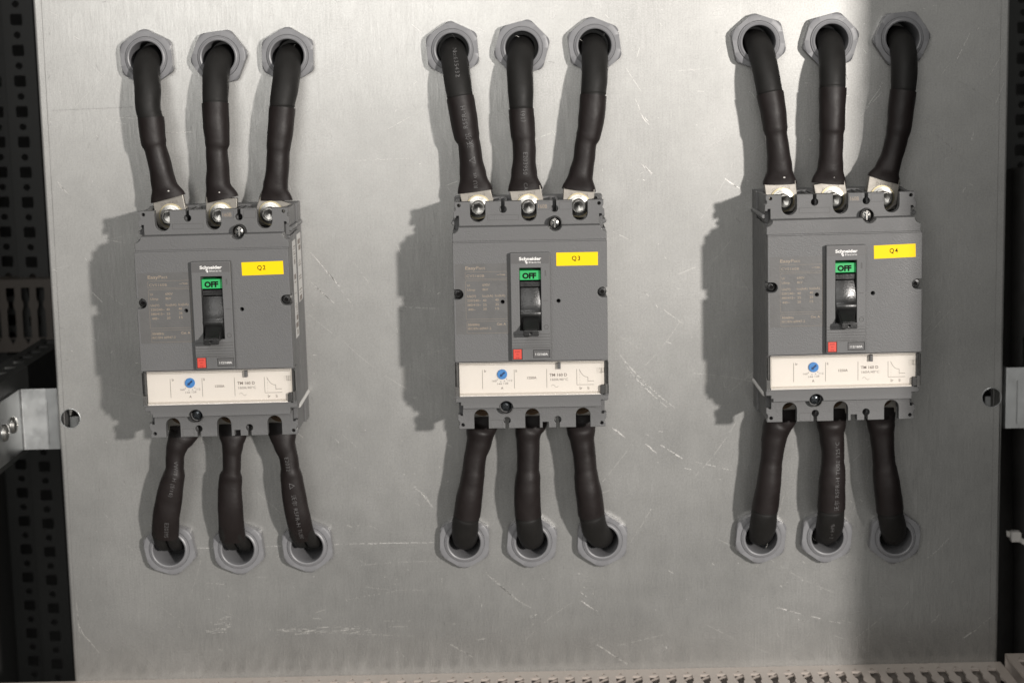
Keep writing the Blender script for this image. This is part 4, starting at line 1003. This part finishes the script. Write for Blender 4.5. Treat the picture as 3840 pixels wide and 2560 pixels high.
for k_, (d_, z_, r_) in enumerate(((16, -301, 11), (36, -297, 11), (57, -300, 12), (27, -318, 12), (49, -319, 12))):
    V, Fc = [], []
    for x_ in range(-415, 345, 19):
        oy, oz = 2.5 * noise.noise(Vector((x_ * 0.012, k_ * 5.1, 0))), 2.5 * noise.noise(Vector((x_ * 0.012, k_ * 5.1, 9)))
        V += [(x_, -d_ + oy + r_ * math.cos(t), z_ + oz + r_ * math.sin(t)) for t in [j * math.pi / 6 for j in range(12)]]
    for i_ in range(len(V) // 12 - 1):
        Fc += [(i_ * 12 + j, i_ * 12 + (j + 1) % 12, i_ * 12 + 12 + (j + 1) % 12, i_ * 12 + 12 + j) for j in range(12)]
    pyd('wire', V, Fc, 'rubber', wb_, 60, (0, -40, -340))
# duct deep in the cabinet, behind the left edge
e = empty('wiring_duct', (-440, 190, -56), 'shaded slotted wiring duct deep behind the left edge of the plate', 'wiring duct', 'slotted wiring ducts')
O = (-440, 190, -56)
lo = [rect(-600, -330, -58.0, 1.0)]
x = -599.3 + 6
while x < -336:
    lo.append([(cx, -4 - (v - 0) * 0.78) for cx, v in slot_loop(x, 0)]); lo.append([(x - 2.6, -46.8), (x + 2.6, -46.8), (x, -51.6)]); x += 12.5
shape('front_side_wall', lo, -191.8, -190, 'duct_shade', e, 0, 1, O)
box('upper_wall', -600, -330, -260, -190.1, 1.0, 2.8, 'duct_shade', e, 0, O)
box('base_wall', -600, -330, -262, -260.1, -58, 1, 'duct_shade', e, 0, O)

# ------------------------------------------------------------------ perforated cabinet posts
def post(sx, Xc, lab):
    e = empty('perforated_post', (sx * Xc, 205, -420), lab, 'cabinet post', 'perforated posts of the cabinet')
    O = (sx * Xc, 205, -420)
    def cols(x, ph, big=None):
        lo = []; z = 215.4 + 4 * 25 + ph
        while z > -415:
            lo.append(rrect(x - 4.7, x + 4.7, z - 4.5, z + 4.5, 1.2, 2)); lo.append(circ(x, z - 12.5, 2.7, 14)); z -= 25
        return lo
    f = [(sx * 0 + sx * Xc)]
    shape('front_flange', [rect(min(sx * (Xc - 14), sx * (Xc + 12)), max(sx * (Xc - 14), sx * (Xc + 12)), -420, 420)] + cols(sx * Xc, 0), -207, -205, 'darkmetal', e, 0.3, 1, O)
    shape('outer_flange', [rect(min(sx * (Xc + 12.2), sx * (Xc + 40)), max(sx * (Xc + 12.2), sx * (Xc + 40)), -420, 420)] + cols(sx * (Xc + 23), 0), -217, -215, 'darkmetal', e, 0.3, 1, O)
    for a, b_, d0, d1 in ((Xc + 10.2, Xc + 12.1, -217, -207.1), (Xc - 14, Xc - 12, -250, -207.1)):
        box('web', min(sx * a, sx * b_), max(sx * a, sx * b_), d0, d1, -420, 420, 'darkmetal', e, 0, O)
post(-1, 415.4, 'dark perforated cabinet post behind the left edge of the plate')
post(1, 411.0, 'dark perforated cabinet post behind the right edge of the plate')

# ------------------------------------------------------------------ plate brackets and the rails they are screwed to
def bracket(sx, hand):
    e = empty('plate_bracket', (sx * 368, 25, -107), f'folded zinc bracket gripping the {hand} edge of the plate', 'bracket', 'brackets holding the plate')
    O = (sx * 368, 25, -107)
    # folded strip: profile in x,depth swept in z
    th = 2.0
    pts = [(352.5, -62), (352.5, -29)] + [(356 - 3.5 * math.cos(math.radians(a)), -29 + 4 * math.sin(math.radians(a))) for a in (30, 60, 90)] + [(380.0, -25.0)] + [(380 + 2 * math.sin(math.radians(a)), -23 - 2 * math.cos(math.radians(a))) for a in (30, 60, 90)] + [(382, 120)]
    V, Fc = [], []
    inner = []
    for j, (x, d) in enumerate(pts):
        a = pts[max(0, j - 1)]; b_ = pts[min(len(pts) - 1, j + 1)]
        dx, dd = b_[0] - a[0], b_[1] - a[1]; l = math.hypot(dx, dd)
        inner.append((x + dd / l * th, d - dx / l * th))
    loop = pts + inner[::-1]
    n = len(loop)
    for z in (-106.3, -60.2):
        V += [(sx * x, -d, z) for x, d in loop]
    Fc = [(j, (j + 1) % n, n + (j + 1) % n, n + j) for j in range(n)]
    k = len(pts)
    for base in (0, n):
        for j in range(k - 1): Fc.append((base + j, base + j + 1, base + n - 2 - j, base + n - 1 - j))
    o = pyd('folded_strip', V, Fc, 'galv', e, 25, O)
    bm = bmesh.new(); bm.from_mesh(o.data); bmesh.ops.recalc_face_normals(bm, faces=bm.faces); bm.to_mesh(o.data); bm.free(); finish(o.data, 25)
    box('stiffening_rib', min(sx * 362, sx * 363), max(sx * 362, sx * 363), -25.05, -24.6, -103, -70, 'galv', e, 0.15, O)
    for d, z in ((-1.0, -82.5), (22.0, -83.5)):
        V, Fc = [], []; nn = 18
        pr = [(6.2, 0), (6.2, 1.2), (5.4, 2.4), (3.4, 3.2), (1.3, 3.4), (0.9, 2.2)]
        for r, h in pr:
            for j in range(nn):
                t = 2 * math.pi * j / nn; V.append((sx * (382 - h), -(d + r * math.cos(t)), z + r * math.sin(t)))
        for a in range(len(pr) - 1):
            for j in range(nn):
                j2 = (j + 1) % nn; Fc.append((a * nn + j, a * nn + j2, (a + 1) * nn + j2, (a + 1) * nn + j))
        Fc.append(tuple(range((len(pr) - 1) * nn, len(pr) * nn)))
        o = pyd('bracket_screw', V, Fc, 'zinc', e, 30, O)
        bm = bmesh.new(); bm.from_mesh(o.data); bmesh.ops.recalc_face_normals(bm, faces=bm.faces); bm.to_mesh(o.data); bm.free()
    box('clamp_plate', min(sx * 343, sx * 352), max(sx * 343, sx * 352), -44, -42, -104, -85, 'galv', e, 0.3, O)
    shape('clamp_nut', [circ(sx * 350, -80, 4.2, 6, 0.2)], -44, -36, 'zinc', e, 0.4, 1, O)
    r = empty('depth_rail', (sx * 396, 300, -112), f'dark slotted rail running back from the {hand} bracket', 'rail', 'rails of the cabinet')
    O = (sx * 396, 300, -112)
    lo = [[(sx * 384.2, -300), (sx * 408, -300), (sx * 408, 130), (sx * 384.2, 130)]]
    d = -280
    while d < 120:
        lo.append(rrect(min(sx * 391, sx * 401), max(sx * 391, sx * 401), d, d + 12, 2)); d += 25
    shape('top_flange', lo, -49.8, -48.0, 'darkmetal', r, 0, 1, O, axis='Z')
    box('inner_web', min(sx * 384.2, sx * 386), max(sx * 384.2, sx * 386), -300, 130, -112, -49.9, 'darkmetal', r, 0, O)
bracket(-1, 'left'); bracket(1, 'right')

# ------------------------------------------------------------------ dark cables with a white tie, behind the right edge
for k, (x, d, r_, lab) in enumerate(((366, -88, 13.0, 'thick dark cable behind the right edge, nearer the plate'), (391, -96, 13.5, 'thick dark cable behind the right edge, farther right'))):
    O = (x, -d, -420)
    c = empty('background_cable', O, lab, 'cable', 'dark cables behind the plate')
    stn = [((x + 2, -d + 30, 80), r_, r_), ((x - 3, -d + 6, -60), r_, r_), ((x, -d, -200), r_, r_), ((x + 5, -d + 4, -420), r_, r_)]
    tube('cable_jacket', dense(stn, 6), 'rubber', c, O, 22, 0.01)
O = (378, 90, -199)
tie = empty('cable_tie', O, 'white nylon cable tie round dark cables at the right edge', 'cable tie')
V, Fc = [], []
n = 48
for i in range(n):
    t = 2 * math.pi * i / n
    ex = math.copysign(abs(math.cos(t)) ** 0.72, math.cos(t)) * 28; ed = math.copysign(abs(math.sin(t)) ** 0.85, math.sin(t)) * 15.5
    for w, o_ in ((-2.2, 0), (2.2, 0), (2.2, 1.2), (-2.2, 1.2)):
        k = 1 + o_ / 28
        V.append((378.5 + ex * k, 92 - ed * k, -205 - ex * 0.55 + w))
for i in range(n):
    for j in range(4):
        Fc.append((i * 4 + j, i * 4 + (j + 1) % 4, ((i + 1) % n) * 4 + (j + 1) % 4, ((i + 1) % n) * 4 + j))
pyd('tie_strap', V, Fc, 'tie', tie, 30, O)
shape('tie_head', [rrect(373, 381, -207, -199, 1.5)], -78.5, -70.5, 'tie', tie, 0.8, 2, O)
